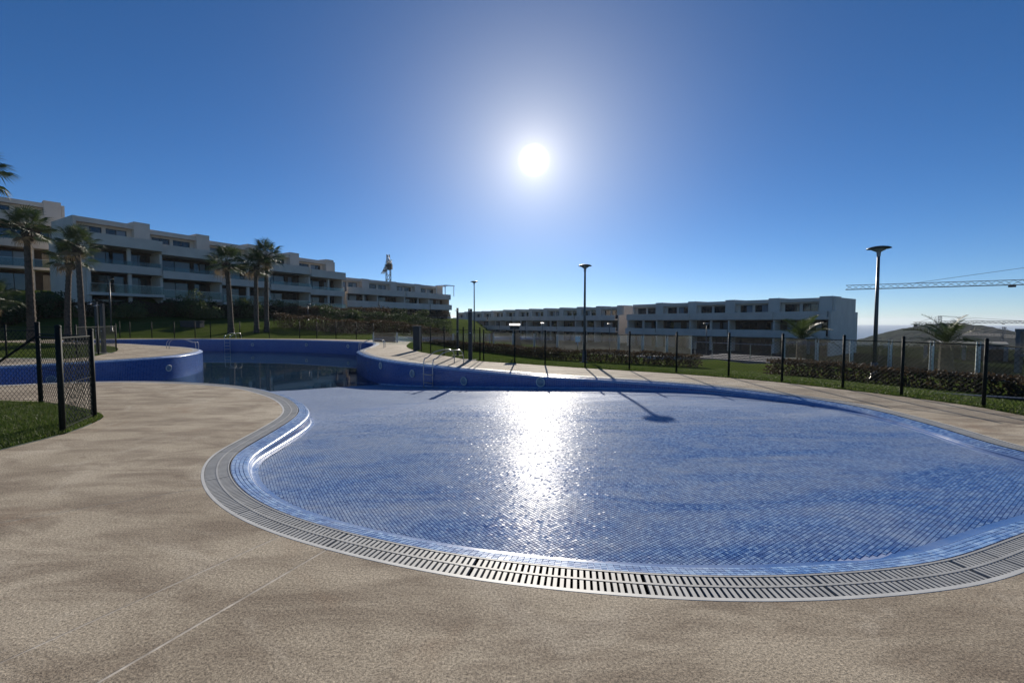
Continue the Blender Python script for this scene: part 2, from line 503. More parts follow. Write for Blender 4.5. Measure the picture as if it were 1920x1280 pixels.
near_edge = px([(1865, 1091), (1752, 1108), (1610, 1121), (1429, 1127), (1300, 1124), (1169, 1116), (1012, 1101), (887, 1086), (794, 1070), (700, 1050),
                (619, 1031), (547, 1010), (485, 989), (438, 966), (400, 939), (380, 911), (376, 886), (385, 864), (407, 845), (438, 830), (479, 808),
                (513, 789), (532, 774), (529, 762), (516, 750), (485, 738), (438, 727), (360, 720), (258, 716.5), (183, 717), (80, 719.5), (0, 724)])
left_end = [(-17.0, 10.2), (-24.0, 10.4), (-31.0, 11.0), (-34.0, 13.2), (-32.5, 15.8), (-27.0, 16.0)]
tongue = px([(0, 684.5), (82, 681), (183, 675), (250, 671), (305, 667), (340, 662.5), (359, 658.5), (362, 655.5), (350, 652.5), (328, 650.3), (281, 647.5), (219, 644)])
arm_end = [(-31.5, 30.6), (-34.5, 32.0), (-35.6, 34.2), (-34.8, 36.0)]
far_wall = px([(250, 635.8), (330, 635.3), (430, 635.3), (530, 636), (620, 638)])
bay = px([(704, 641.5), (711, 645.0), (704, 649.0), (692, 653.2), (683.5, 657.3)])
right_edge = px([(690, 661), (706, 666.5), (752, 675), (820, 682.5), (889, 689.4), (958, 695), (1027, 700.5), (1100, 704.5), (1228, 712), (1356, 722.5),
                 (1484, 738), (1570, 750), (1655, 765.5), (1740, 786), (1826, 809.5), (1911, 836)])
right_end = [(6.22, 4.62), (5.95, 4.02), (5.35, 3.48), (4.55, 3.06), (3.75, 2.77)]
ctrl = near_edge + left_end + tongue + arm_end + far_wall + bay + right_edge + right_end
OUT, ARC, PERIM = resample(catmull(ctrl), 0.10)
# light smoothing
for _ in range(14):
    OUT = 0.5 * OUT + 0.25 * (np.roll(OUT, 1, 0) + np.roll(OUT, -1, 0))
area2 = np.sum(OUT[:, 0] * np.roll(OUT[:, 1], -1) - np.roll(OUT[:, 0], -1) * OUT[:, 1])
TAN = np.roll(OUT, -1, 0) - np.roll(OUT, 1, 0)
TAN /= np.hypot(*TAN.T)[:, None]
INW = np.stack([-TAN[:, 1], TAN[:, 0]], 1) * (1 if area2 > 0 else -1)    # towards the water

def off(d):
    return OUT + INW * d
GR0, GR1, TB1 = 0.018, 0.225, 0.40        # rim | grating | tiled lip
INNER = off(TB1)
ZLIP = -0.045                             # the lip leans into the pool
WATER_Z = -1.03

def floor_depth(X, Y):
    t = 0.1 * np.asarray(Y) - 0.049 * np.asarray(X)
    tt = [-2, 0.2, 0.45, 0.60, 0.814, 0.91, 1.05, 1.161, 1.35, 1.6, 1.80, 1.97, 2.3, 3.2, 8.0]
    pp = [0.085, 0.085, 0.098, 0.122, 0.19, 0.235, 0.31, 0.39, 0.54, 0.76, 0.905, 1.03, 1.35, 2.3, 2.4]
    return np.interp(t, tt, pp)

# ================================================================== GROUND
lawn_border = px([(1920, 779), (1844, 764.5), (1690, 743), (1580, 730), (1466, 717), (1366, 708), (1268, 700.5), (1180, 695), (1097, 690), (1022, 685),
                  (965, 681), (907, 677.5), (880, 674.5), (838, 667.5), (807, 663), (786, 659)])
lawn_border = [(11.5, -8.0), (10.6, 2.0), (9.5, 5.0)] + lawn_border + [(-6.3, 25.5), (-7.5, 32.0)]
deck_poly = lawn_border + [(-9.5, 34.2), (-14.5, 36.4), (-20, 38.0), (-27, 38.5), (-34, 38.2), (-38, 36.6), (-40, 33.5), (-44, 30), (-44, 8), (-40, -8)]
lawn_left = [(-6.0, -7.9), (-5.98, 4.9), (-6.0, 5.7), (-6.22, 6.28), (-6.45, 6.68), (-6.95, 7.05), (-7.8, 7.5), (-8.7, 7.85), (-14, 8.3), (-24, 8.6), (-36, 9.0), (-39.5, -7.9)]
lawn_tongue = [(-20.9, 17.45), (-17.9, 17.5), (-18.7, 19.4), (-20.4, 22.0), (-25.0, 26.4), (-31.0, 29.2), (-37.0, 30.5), (-43.0, 30.0), (-43.0, 18.2), (-32.0, 17.9)]

def strip_poly(a, b, w=0.011):
    a, b = np.array(a[:2]), np.array(b[:2]); d = (b - a) / np.hypot(*(b - a)); n = np.array((-d[1], d[0])) * w / 2
    return [tuple(a + n), tuple(b + n), tuple(b - n), tuple(a - n)]
def ext(p, q, e0=0.0, e1=0.0):
    p, q = at(*p), at(*q); d = (q - p).normalized()
    return p - d * e0, q + d * e1
joints = [strip_poly(*ext((0, 1242), (383, 1069), 6, 0.9), 0.013), strip_poly(*ext((182, 1280), (605, 1034), 6, 0.25), 0.017),
          strip_poly(*ext((60, 969), (379, 914), 2.5, 0.1), 0.009),
          strip_poly((4.3, 2.75), (10.9, 0.6), 0.008), strip_poly((-4.8, 8.4), (-8.0, 7.4), 0.009),
          strip_poly((5.95, 5.5), (9.5, 6.0)), strip_poly((4.2, 9.6), (6.1, 11.6)), strip_poly((-0.3, 12.0), (0.9, 15.2)), strip_poly((-3.2, 15.6), (-1.6, 18.2)),
          strip_poly((-11.0, 10.0), (-11.6, 7.8)), strip_poly((-15.0, 17.6), (-15.9, 22.0))]
BORDER_R = np.array(lawn_border[2:])

def ground_z(XY):
    XY = np.asarray(XY, float); X, Y = XY[:, 0], XY[:, 1]
    # the slope up to the terraces on the left
    ys = np.interp(X, [-140, -60, -45, -37, -25, -14, -5, 2], [20, 31, 35.5, 39.5, 42, 68, 95, 120])
    ye = np.interp(X, [-140, -60, -45, -37, -30, -20, -14, 2], [26, 41, 48, 60, 74, 100, 116, 160])
    t = np.clip((Y - ys) / (ye - ys), 0, 1)
    up = 2.3 * (1 - (1 - t) ** 1.6)
    up = up + 3.2 * smooth(0, 14, Y - ye) * smooth(-30, -50, X)
    # the bank down on the right
    d = dist_poly(XY, BORDER_R)
    right = smooth(-15, -7, X)
    down = (-0.27 * smooth(0.3, 4.5, d) - 3.5 * smooth(9.0, 16, d)) * right
    far = -60.0 * smooth(120, 600, np.hypot(np.maximum(X + 10, 0), Y)) * smooth(-40, 60, X + 0.02 * Y)
    z = up * smooth(-2, -16, X - 0.12 * (Y - 40)) + down + far
    return z

pool_c = OUT[::2]
V2 = []; E2 = []
def add_loop(P):
    n0 = len(V2)
    for p in P: V2.append(Vector((float(p[0]), float(p[1]))))
    for k in range(len(P)): E2.append((n0 + k, n0 + (k + 1) % len(P)))
def dense(P, step=1.0):
    out = []
    for a, b in zip(P, P[1:] + P[:1]):
        a, b = np.array(a), np.array(b); m = max(1, int(np.hypot(*(b - a)) / step))
        out += [tuple(a + (b - a) * k / m) for k in range(m)]
    return out
lb = [tuple(p) for p in catmull(lawn_border, closed=False, step=0.4)]
deck_poly_d = dense(lb + deck_poly[len(lawn_border) - 1:], 1.2)
lawn_left_d = [tuple(p) for p in catmull(lawn_left, step=0.5)]
lawn_tongue_d = [tuple(p) for p in catmull(lawn_tongue, step=0.5)]
add_loop(pool_c); add_loop(deck_poly_d); add_loop(lawn_left_d); add_loop(lawn_tongue_d)
for j in joints: add_loop(j)
gx = np.arange(-100, 100.1, 2.0); gy = np.arange(-12, 170.1, 2.0)
G = np.stack(np.meshgrid(gx, gy), -1).reshape(-1, 2)
inside = in_poly(G, deck_poly_d)
G = G[~inside]
G = G + rng.uniform(-0.3, 0.3, G.shape) * ((np.abs(G[:, :1]) < 99) & (G[:, 1:] > -11) & (G[:, 1:] < 169))
for p in G: V2.append(Vector((float(p[0]), float(p[1]))))
vo, eo, fo, *_ = delaunay_2d_cdt(V2, E2, [], 0, 1e-5)
VO = np.array([(v.x, v.y) for v in vo]); FO = np.array([f for f in fo if len(f) == 3])
CEN = VO[FO].mean(1)
m_pool = in_poly(CEN, pool_c)
m_joint = np.zeros(len(CEN), bool)
for j in joints: m_joint |= in_poly(CEN, j)
m_deck = in_poly(CEN, deck_poly_d)
m_lawn = in_poly(CEN, lawn_left_d) | in_poly(CEN, lawn_tongue_d)
cls = np.where(m_pool, 0, np.where(m_lawn & m_deck, 2, np.where(m_joint & m_deck, 3, np.where(m_deck, 1, 4))))
on_deck = np.zeros(len(VO), bool)
on_deck[FO[cls != 4].ravel()] = True
VZ = np.where(on_deck, 0.0, ground_z(VO))

def sub_mesh(name, mask_f, mat, z=None, dz=0.0, smooth_=False):
    F = FO[mask_f]
    used, inv = np.unique(F, return_inverse=True)
    F2 = inv.reshape(F.shape)
    zz = (VZ[used] if z is None else np.full(len(used), z)) + dz
    V3 = np.column_stack([VO[used], zz])
    a = V3[F2[:, 1]] - V3[F2[:, 0]]; b = V3[F2[:, 2]] - V3[F2[:, 0]]
    flip = (a[:, 0] * b[:, 1] - a[:, 1] * b[:, 0]) < 0
    F2[flip] = F2[flip][:, ::-1]
    return np_mesh(name, V3, F2, mat, smooth_)

deck = tag(link('deck', sub_mesh('deck', (cls == 1) | (cls == 3), M['joint'], z=-0.0010)), kind='structure')
# slabs: the pieces of the deck between the joints
adj = {}
deck_f = np.where(cls == 1)[0]
for fi in deck_f:
    f = FO[fi]
    for k in range(3):
        e = (min(f[k], f[(k+1) % 3]), max(f[k], f[(k+1) % 3])); adj.setdefault(e, []).append(fi)
parent_of = {int(f): int(f) for f in deck_f}
def root_of(a):
    while parent_of[a] != a:
        parent_of[a] = parent_of[parent_of[a]]; a = parent_of[a]
    return a
for e, fs in adj.items():
    if len(fs) == 2:
        ra, rb = root_of(int(fs[0])), root_of(int(fs[1]))
        if ra != rb: parent_of[ra] = rb
comp = np.array([root_of(int(f)) for f in deck_f])
for c in np.unique(comp):
    mask = np.zeros(len(FO), bool); mask[deck_f[comp == c]] = True
    link('slab', sub_mesh('slab', mask, M['deck'], z=0.0), deck)
lawn = tag(link('lawn', sub_mesh('lawn', (cls == 2), M['lawn'], dz=0.012)), kind='structure')
is_road = (cls == 4) & (dist_poly(CEN, BORDER_R) > 10.5) & (CEN[:, 0] > -9 + 0.02 * CEN[:, 1]) & (CEN[:, 1] > 4)
terrain = tag(link('terrain', sub_mesh('terrain', (cls == 4) & ~is_road, M['lawn'], smooth_=True)), kind='structure')
on_scrub = is_road & (CEN[:, 0] > 0.66 * CEN[:, 1] + 2)
road = tag(link('road', sub_mesh('road', is_road & ~on_scrub, M['asphalt'], smooth_=True)), kind='structure')
scrub = tag(link('scrub_bank', sub_mesh('scrub_bank', on_scrub, M['hill'], smooth_=True)), kind='structure')

# ------------------------------------------------------------------ far country
def ring_ground():
    ang = np.radians(np.linspace(-100, 100, 121)); R = np.array([95, 130, 170, 230, 300, 400, 520, 700, 950, 1300, 1800, 2600, 4000])
    V = []; 
    for r in R:
        for a in ang:
            x, y = r * math.sin(a), r * math.cos(a)
            V.append((x, y))
    V = np.array(V)
    z = ground_z(V) - 1.5 - 12.0 * smooth(95, 200, np.hypot(*V.T)) * smooth(-40, 20, V[:, 0])
    z += 2.0 * np.sin(V[:, 0] * 0.011) * np.sin(V[:, 1] * 0.013) * smooth(200, 500, np.hypot(*V.T))
    n = len(ang); F = []
    for i in range(len(R) - 1):
        for k in range(n - 1):
            F.append((i*n + k, i*n + k + 1, (i+1)*n + k + 1, (i+1)*n + k))
    return np_mesh('valley', np.column_stack([V, z]), np.array(F)[:, ::-1], M['valley'], True)
tag(link('valley', ring_ground()), kind='structure')
s = MB(); s.face([(-9000, 1500, -66), (9000, 1500, -66), (9000, 9000, -66), (-9000, 9000, -66)])
tag(s.build('sea', M['sea']), kind='structure')

def make_hill(cx, cy, rx, ry, z0, z1, n=70):
    V = []; F = []
    for j in range(n):
        for i in range(n):
            u, v = i / (n-1) * 2 - 1, j / (n-1) * 2 - 1
            r = math.hypot(u, v)
            h = max(0.0, 1 - r) ; h = h * h * (3 - 2 * h)
            h *= 1 + 0.22 * math.sin(3.1 * u + 1.3) * math.cos(2.7 * v) 
            z = z0 + (z1 - z0) * h * 1.05 + random.uniform(-1, 1) * 1.3 * (h > 0.02)
            V.append((cx + u * rx, cy + v * ry, z))
    for j in range(n-1):
        for i in range(n-1):
            F.append((j*n+i, j*n+i+1, (j+1)*n+i+1, (j+1)*n+i))
    return np_mesh('hill', np.array(V), np.array(F), M['hill'])
tag(link('hill', make_hill(735, 720, 300, 240, -66, -15)), kind='structure')

# ================================================================== POOL
pool = tag(empty('swimming_pool', (0, 0, 0)), 'large free-form blue mosaic pool with a drained shallow beach end', 'pool')

def ribbon(name, A, B, za, zb, mat, parent, uv=False, closed=True, smooth_=True):
    """strip between two curves of the same length"""
    n = len(A)
    za = np.full(n, za) if np.isscalar(za) else za; zb = np.full(n, zb) if np.isscalar(zb) else zb
    V = np.vstack([np.column_stack([A, za]), np.column_stack([B, zb])])
    m = n if closed else n - 1
    k = np.arange(m); k2 = (k + 1) % n
    F = np.stack([k, k2, n + k2, n + k], 1)
    me = np_mesh(name, V, F, mat, smooth_)
    if uv:
        s_ = np.arange(n + 1) * (PERIM / n)
        co = np.zeros((m, 4, 2))
        co[:, 0] = np.stack([s_[:m], za[k]], 1); co[:, 1] = np.stack([s_[1:m+1], za[k2]], 1)
        co[:, 2] = np.stack([s_[1:m+1], zb[k2]], 1); co[:, 3] = np.stack([s_[:m], zb[k]], 1)
        u = me.uv_layers.new(name='UVMap'); u.data.foreach_set('uv', co.ravel())
    return link(name, me, parent)

fd_in = floor_depth(INNER[:, 0], INNER[:, 1])
# the lip overhangs a vertical tiled wall down to the floor
ribbon('wall', INNER, off(TB1 + 0.004), ZLIP - 0.012, -fd_in - 0.25, M['wall_tile'], pool, uv=True)
def profile(name, offs, zs, mat, parent):
    """several strips with one rounded section"""
    n = len(OUT); V = np.vstack([np.column_stack([off(o), np.full(n, z) if np.isscalar(z) else z]) for o, z in zip(offs, zs)])
    k = np.arange(n); k2 = (k + 1) % n
    F = np.vstack([np.stack([j*n + k, j*n + k2, (j+1)*n + k2, (j+1)*n + k], 1) for j in range(len(offs) - 1)])
    return link(name, np_mesh(name, V, F, mat, True), parent)
# bullnose between lip and wall
profile('bullnose', [TB1 - 0.034, TB1 - 0.020, TB1 - 0.009, TB1 - 0.001, TB1 + 0.005, TB1 + 0.0065], [ZLIP + 0.002, ZLIP - 0.001, ZLIP - 0.006, ZLIP - 0.014, ZLIP - 0.027, ZLIP - 0.042], M['lip_tile'], pool)
ribbon('lip_bed', off(GR1 + 0.012), off(TB1 - 0.02), -0.009, ZLIP - 0.006, M['grout'], pool)
# cove where the shallow floor meets the wall
co = [0.004, 0.008, 0.018, 0.034, 0.060, 0.085]; cz_ = [0.050, 0.032, 0.018, 0.009, 0.004, 0.0005]
profile('cove', [TB1 + c for c in co], [-floor_depth(off(TB1 + c)[:, 0], off(TB1 + c)[:, 1]) + np.minimum(z, np.maximum(fd_in + ZLIP - 0.024, 0.0005) * z / 0.05) for c, z in zip(co, cz_)], M['lip_tile'], pool)

# floor bed (grout) and water surface
gxx = np.arange(-39, 8, 0.5); gyy = np.arange(2, 43, 0.5)
G = np.stack(np.meshgrid(gxx, gyy), -1).reshape(-1, 2)
inner_c = INNER[::2]
G = G[in_poly(G, inner_c)]
# finer points where the floor is dry and close
gf = np.stack(np.meshgrid(np.arange(-11, 7, 0.14), np.arange(2, 16, 0.14)), -1).reshape(-1, 2)
gf = gf[in_poly(gf, inner_c)]
G = np.vstack([G[~((G[:, 0] > -11) & (G[:, 0] < 7) & (G[:, 1] > 2) & (G[:, 1] < 16))], gf])
# the hand-laid floor is not dead flat: broad waves
def waves(T):
    x, y = T[:, 0], T[:, 1]
    return 0.008 * np.sin(2.1 * x + 0.7 * y + 1.0) * np.sin(1.3 * y - 0.5 * x) + 0.002 * np.sin(5.3 * y + 1.7 * x) * np.sin(3.7 * x - 2.2 * y + 0.6)
n0 = len(inner_c)
vv = [Vector((float(p[0]), float(p[1]))) for p in inner_c] + [Vector((float(p[0]), float(p[1]))) for p in G]
ee = [(k, (k + 1) % n0) for k in range(n0)]
v2, e2, f2, *_ = delaunay_2d_cdt(vv, ee, [], 0, 1e-5)
PV = np.array([(v.x, v.y) for v in v2]); PF = np.array([f for f in f2 if len(f) == 3])
PF = PF[in_poly(PV[PF].mean(1), inner_c)]
a = PV[PF[:, 1]] - PV[PF[:, 0]]; b = PV[PF[:, 2]] - PV[PF[:, 0]]
fl = (a[:, 0] * b[:, 1] - a[:, 1] * b[:, 0]) < 0
PF[fl] = PF[fl][:, ::-1]
fz = -floor_depth(PV[:, 0], PV[:, 1]) + waves(PV)
cz = fz[PF].mean(1)
dry = cz > WATER_Z - 0.1
link('floor_bed', np_mesh('floor_bed', np.column_stack([PV, fz - 0.003]), PF[dry], M['grout'], True), pool)
me = np_mesh('deep_floor', np.column_stack([PV, fz - 0.003]), PF[~dry], M['wall_tile'], True)
u = me.uv_layers.new(name='UVMap'); u.data.foreach_set('uv', PV[PF[~dry]].ravel().astype(np.float32))
link('deep_floor', me, pool)
wet = fz[PF].min(1) < WATER_Z + 0.25
tag(link('water', np_mesh('water', np.column_stack([PV, np.full(len(PV), WATER_Z)]), PF[wet], M['water'], True)), kind='structure')

# ---- mosaic tiles: floor -------------------------------------------------
PITCH_T = 0.026; GAP = 0.0030
ca, sa = math.cos(0.58), math.sin(0.58)
def tile_arrays(cx, cy, cz, ux, uy, slope_u, slope_v, half_u, half_v, h=0.005, tilt=0.010, seed=1, flat=False, wild=0.0):
    """arrays of small bevelled tiles; (ux,uy) unit direction of each tile, slopes in u and v"""
    r = np.random.default_rng(seed); n = len(cx)
    sg = np.where(r.random(n) < wild, tilt * 3.5, tilt)
    su = slope_u + r.normal(0, 1, n) * sg; sv = slope_v + r.normal(0, 1, n) * sg
    bev = 0.0014
    P = []
    for (k, zz) in ((0.0, 0.0),) if flat else ((1.0, -h), (0.0, 0.0)):
        for (a, b) in ((-1, -1), (1, -1), (1, 1), (-1, 1)):
            du = a * (half_u - (1 - k) * bev); dv = b * (half_v - (1 - k) * bev)
            x = cx + ux * du - uy * dv; y = cy + uy * du + ux * dv
            z = cz + su * du + sv * dv + zz
            P.append(np.stack([x, y, z], 1))
    V = np.stack(P, 1)
    m = V.shape[1]
    quad = [(0, 1, 2, 3)] if flat else [(4, 5, 6, 7)] + [(k, (k+1) % 4, 4 + (k+1) % 4, 4 + k) for k in range(4)]
    F = (np.arange(n)[:, None, None] * m + np.array(quad)[None]).reshape(-1, 4)
    rv = np.repeat(r.random(n), len(quad))
    return V.reshape(-1, 3), F, rv
def add_rnd(me, rv):
    at_ = me.attributes.new('rnd', 'FLOAT', 'FACE'); at_.data.foreach_set('value', rv.astype(np.float32))

def grid_pts(poly, x0, x1, y0, y1):
    r = 40
    i = np.arange(-int(r / PITCH_T), int(r / PITCH_T)); 
    uu, vv_ = np.meshgrid(i * PITCH_T, i * PITCH_T)
    X = (uu * ca - vv_ * sa).ravel(); Y = (uu * sa + vv_ * ca).ravel()
    m = (X > x0) & (X < x1) & (Y > y0) & (Y < y1)
    P = np.stack([X[m], Y[m]], 1)
    return P[in_poly(P, poly)]
floor_in = off(TB1 + 0.08)[::2]
T = grid_pts(floor_in, -12, 7, 2, 22)
dep = floor_depth(T[:, 0], T[:, 1])
T = T[dep < -WATER_Z + 0.05]
e = 0.02
def floor_frame(T):
    gxz = -(floor_depth(T[:, 0] + e, T[:, 1]) - floor_depth(T[:, 0] - e, T[:, 1])) / (2 * e)
    gyz = -(floor_depth(T[:, 0], T[:, 1] + e) - floor_depth(T[:, 0], T[:, 1] - e)) / (2 * e)
    return gxz * ca + gyz * sa, -gxz * sa + gyz * ca
su, sv = floor_frame(T)
wv = waves(T)
def wave_slope(T):
    dx = (waves(T + [e, 0]) - waves(T - [e, 0])) / (2 * e); dy = (waves(T + [0, e]) - waves(T - [0, e])) / (2 * e)
    return dx * ca + dy * sa, -dx * sa + dy * ca
wu, wvv = wave_slope(T)
hu = (PITCH_T - GAP) / 2
dist_t = np.hypot(T[:, 0], T[:, 1]) + np.random.default_rng(8).uniform(-1.6, 1.6, len(T))
for nm, sel, flat in (('floor_tiles', dist_t < 7.5, False), ('far_floor_tiles', dist_t >= 7.5, True)):
    Q = T[sel]
    V, F, rv = tile_arrays(Q[:, 0], Q[:, 1], -floor_depth(Q[:, 0], Q[:, 1]) + 0.0002 + wv[sel], np.full(len(Q), ca), np.full(len(Q), sa), (su + wu)[sel], (sv + wvv)[sel], hu, hu, h=0.003, tilt=0.018, seed=3, flat=flat, wild=0.30)
    me = np_mesh(nm, V, F, M['tile']); add_rnd(me, rv)
    tag(link(nm, me, pool), kind='stuff')
print('floor tiles', len(T))

# ---- mosaic tiles: the lip, five rows following the curve ------------------
rows = 4
lip_w = (TB1 - 0.02) - (GR1 + 0.015)
row_w = lip_w / rows
CX, CY, CZ, UX, UY, SV, HU = [], [], [], [], [], [], []
PITCH_L = 0.042; hl_ = (PITCH_L - 0.004) / 2
fine_s = np.arange(0, PERIM, PITCH_L)
sidx = np.arange(len(OUT)) * (PERIM / len(OUT))
def at_arc(s_):
    s_ = np.mod(s_, PERIM)
    s2 = np.append(sidx, PERIM)
    f = lambda A: np.stack([np.interp(s_, s2, np.append(A[:, k], A[0, k])) for k in range(2)], 1)
    p = f(OUT); t = f(TAN); n = f(INW)
    t /= np.hypot(*t.T)[:, None]; n /= np.hypot(*n.T)[:, None]
    return p, t, n
p_, t_, n_ = at_arc(fine_s)
near = np.hypot(p_[:, 0], p_[:, 1]) < 24
p_, t_, n_ = p_[near], t_[near], n_[near]
slope = (ZLIP + 0.009) / lip_w
sgn = 1 if area2 > 0 else -1
for r_ in range(rows):
    d = GR1 + 0.015 + (r_ + 0.5) * row_w
    q = p_ + n_ * d
    CX.append(q[:, 0]); CY.append(q[:, 1]); CZ.append(np.full(len(q), -0.006 + slope * (r_ + 0.5) * row_w))
    UX.append(t_[:, 0]); UY.append(t_[:, 1]); SV.append(np.full(len(q), slope * sgn))
CX, CY, CZ, UX, UY, SV = map(np.concatenate, (CX, CY, CZ, UX, UY, SV))
order = np.argsort(np.hypot(CX, CY))
close_i, rest_i = order[:300], order[300:]
V, F, rv = tile_arrays(CX[rest_i], CY[rest_i], CZ[rest_i], UX[rest_i], UY[rest_i], 0, SV[rest_i], hl_, row_w / 2 - 0.002, h=0.008, tilt=0.02, seed=5)
me = np_mesh('lip_tiles', V, F, M['lip_tile']); add_rnd(me, rv)
tag(link('lip_tiles', me, pool), kind='stuff')
V, F, rv = tile_arrays(np.zeros(1), np.zeros(1), np.zeros(1), np.ones(1), np.zeros(1), 0, 0, hl_, row_w / 2 - 0.002, h=0.008, tilt=0.0)
one_tile = np_mesh('tile', V, F, M['lip_tile'])
for i in close_i:
    o = link('tile', one_tile, pool, (CX[i], CY[i], CZ[i]))
    t3 = Vector((UX[i], UY[i], random.gauss(0, 0.02))).normalized(); n3 = Vector((-UY[i], UX[i], SV[i] + random.gauss(0, 0.02)))
    z3 = t3.cross(n3).normalized(); n3 = z3.cross(t3)
    o.rotation_euler = Matrix((t3, n3, z3)).transposed().to_euler()

# ---- overflow grating around the pool -------------------------------------
grating = tag(empty('drain_grating', (0, 0, 0)), 'pale slotted overflow grating curving all round the pool edge', 'grating')
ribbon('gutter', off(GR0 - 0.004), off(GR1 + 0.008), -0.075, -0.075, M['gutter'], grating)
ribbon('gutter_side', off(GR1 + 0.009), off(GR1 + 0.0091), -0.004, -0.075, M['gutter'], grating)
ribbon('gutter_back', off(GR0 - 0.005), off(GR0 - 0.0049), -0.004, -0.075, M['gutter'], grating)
ribbon('rim', off(-0.007), off(GR0), 0.0015, 0.0015, M['rim'], grating)
ribbon('rim_edge', off(-0.0085), off(-0.007), -0.001, 0.0015, M['rim'], grating)
SLP = 0.038
ss = np.arange(0, PERIM, SLP)
ss = ss + (np.arange(len(ss)) // 27) * 0.010         # a wider gap where two lengths of grating meet
ss = ss[ss < PERIM - 0.03]
ss = ss + np.random.default_rng(4).normal(0, 0.0008, len(ss))
p_, t_, n_ = at_arc(ss)
dist_c = np.hypot(p_[:, 0], p_[:, 1])
order = np.argsort(dist_c)
bw, bt = 0.022, 0.022
slat_mb = MB()
slat_mb.box((-bw/2, GR0 + 0.002, -bt), (bw/2, GR1 - 0.004, 0.0))
slat_me = slat_mb.mesh('slat', M['grate'])
vis = [i for i in order if -1.35 < p_[i, 0] / max(p_[i, 1], 0.1) < 1.35 and p_[i, 1] > 0][:300]
vis_set = set(int(i) for i in vis)
for i in vis:
    o = link('slat', slat_me, grating, (p_[i, 0], p_[i, 1], -0.001))
    y3 = Vector((n_[i, 0], n_[i, 1], 0)); z3 = Vector((0, 0, 1)); x3 = y3.cross(z3)
    o.rotation_euler = Matrix((x3, y3, z3)).transposed().to_euler()
rest = np.array([int(i) for i in order if int(i) not in vis_set and dist_c[i] < 26])
cx = []; 
base = np.array([(-bw/2, GR0 + 0.002, -bt), (bw/2, GR0 + 0.002, -bt), (bw/2, GR1 - 0.004, -bt), (-bw/2, GR1 - 0.004, -bt),
                 (-bw/2, GR0 + 0.002, 0), (bw/2, GR0 + 0.002, 0), (bw/2, GR1 - 0.004, 0), (-bw/2, GR1 - 0.004, 0)])
Pn, Tn, Nn = p_[rest], t_[rest], n_[rest]
X = Pn[:, None, 0] + Tn[:, None, 0] * base[None, :, 0] + Nn[:, None, 0] * base[None, :, 1]
Y = Pn[:, None, 1] + Tn[:, None, 1] * base[None, :, 0] + Nn[:, None, 1] * base[None, :, 1]
Z = np.broadcast_to(base[None, :, 2] - 0.001, X.shape)
V = np.stack([X, Y, Z], -1).reshape(-1, 3)
bq = np.array([(4, 5, 6, 7), (0, 1, 5, 4), (1, 2, 6, 5), (2, 3, 7, 6), (3, 0, 4, 7)])
if area2 < 0: bq = bq[:, ::-1]
F = (np.arange(len(rest))[:, None, None] * 8 + bq[None]).reshape(-1, 4)
tag(link('far_slats', np_mesh('far_slats', V, F, M['grate']), grating), kind='stuff')
mid = (GR0 + GR1) / 2
ribbon('rib', off(mid - 0.008), off(mid + 0.008), 0.0012, 0.0012, M['grate'], grating)
ribbon('inner_rail', off(GR1 - 0.012), off(GR1 + 0.001), 0.0012, 0.0012, M['grate'], grating)
# beyond about 26 m the slots can no longer be told apart: a plain ridged band
far_i = np.hypot(OUT[:, 0], OUT[:, 1]) > 25.5
idx = np.where(far_i)[0]
runs = np.split(idx, np.where(np.diff(idx) > 1)[0] + 1)
for rn in runs:
    if len(rn) > 3:
        ribbon('cover_band', off(GR0 + 0.002)[rn], off(GR1 - 0.004)[rn], -0.001, -0.001, M['grate'], grating, closed=False)
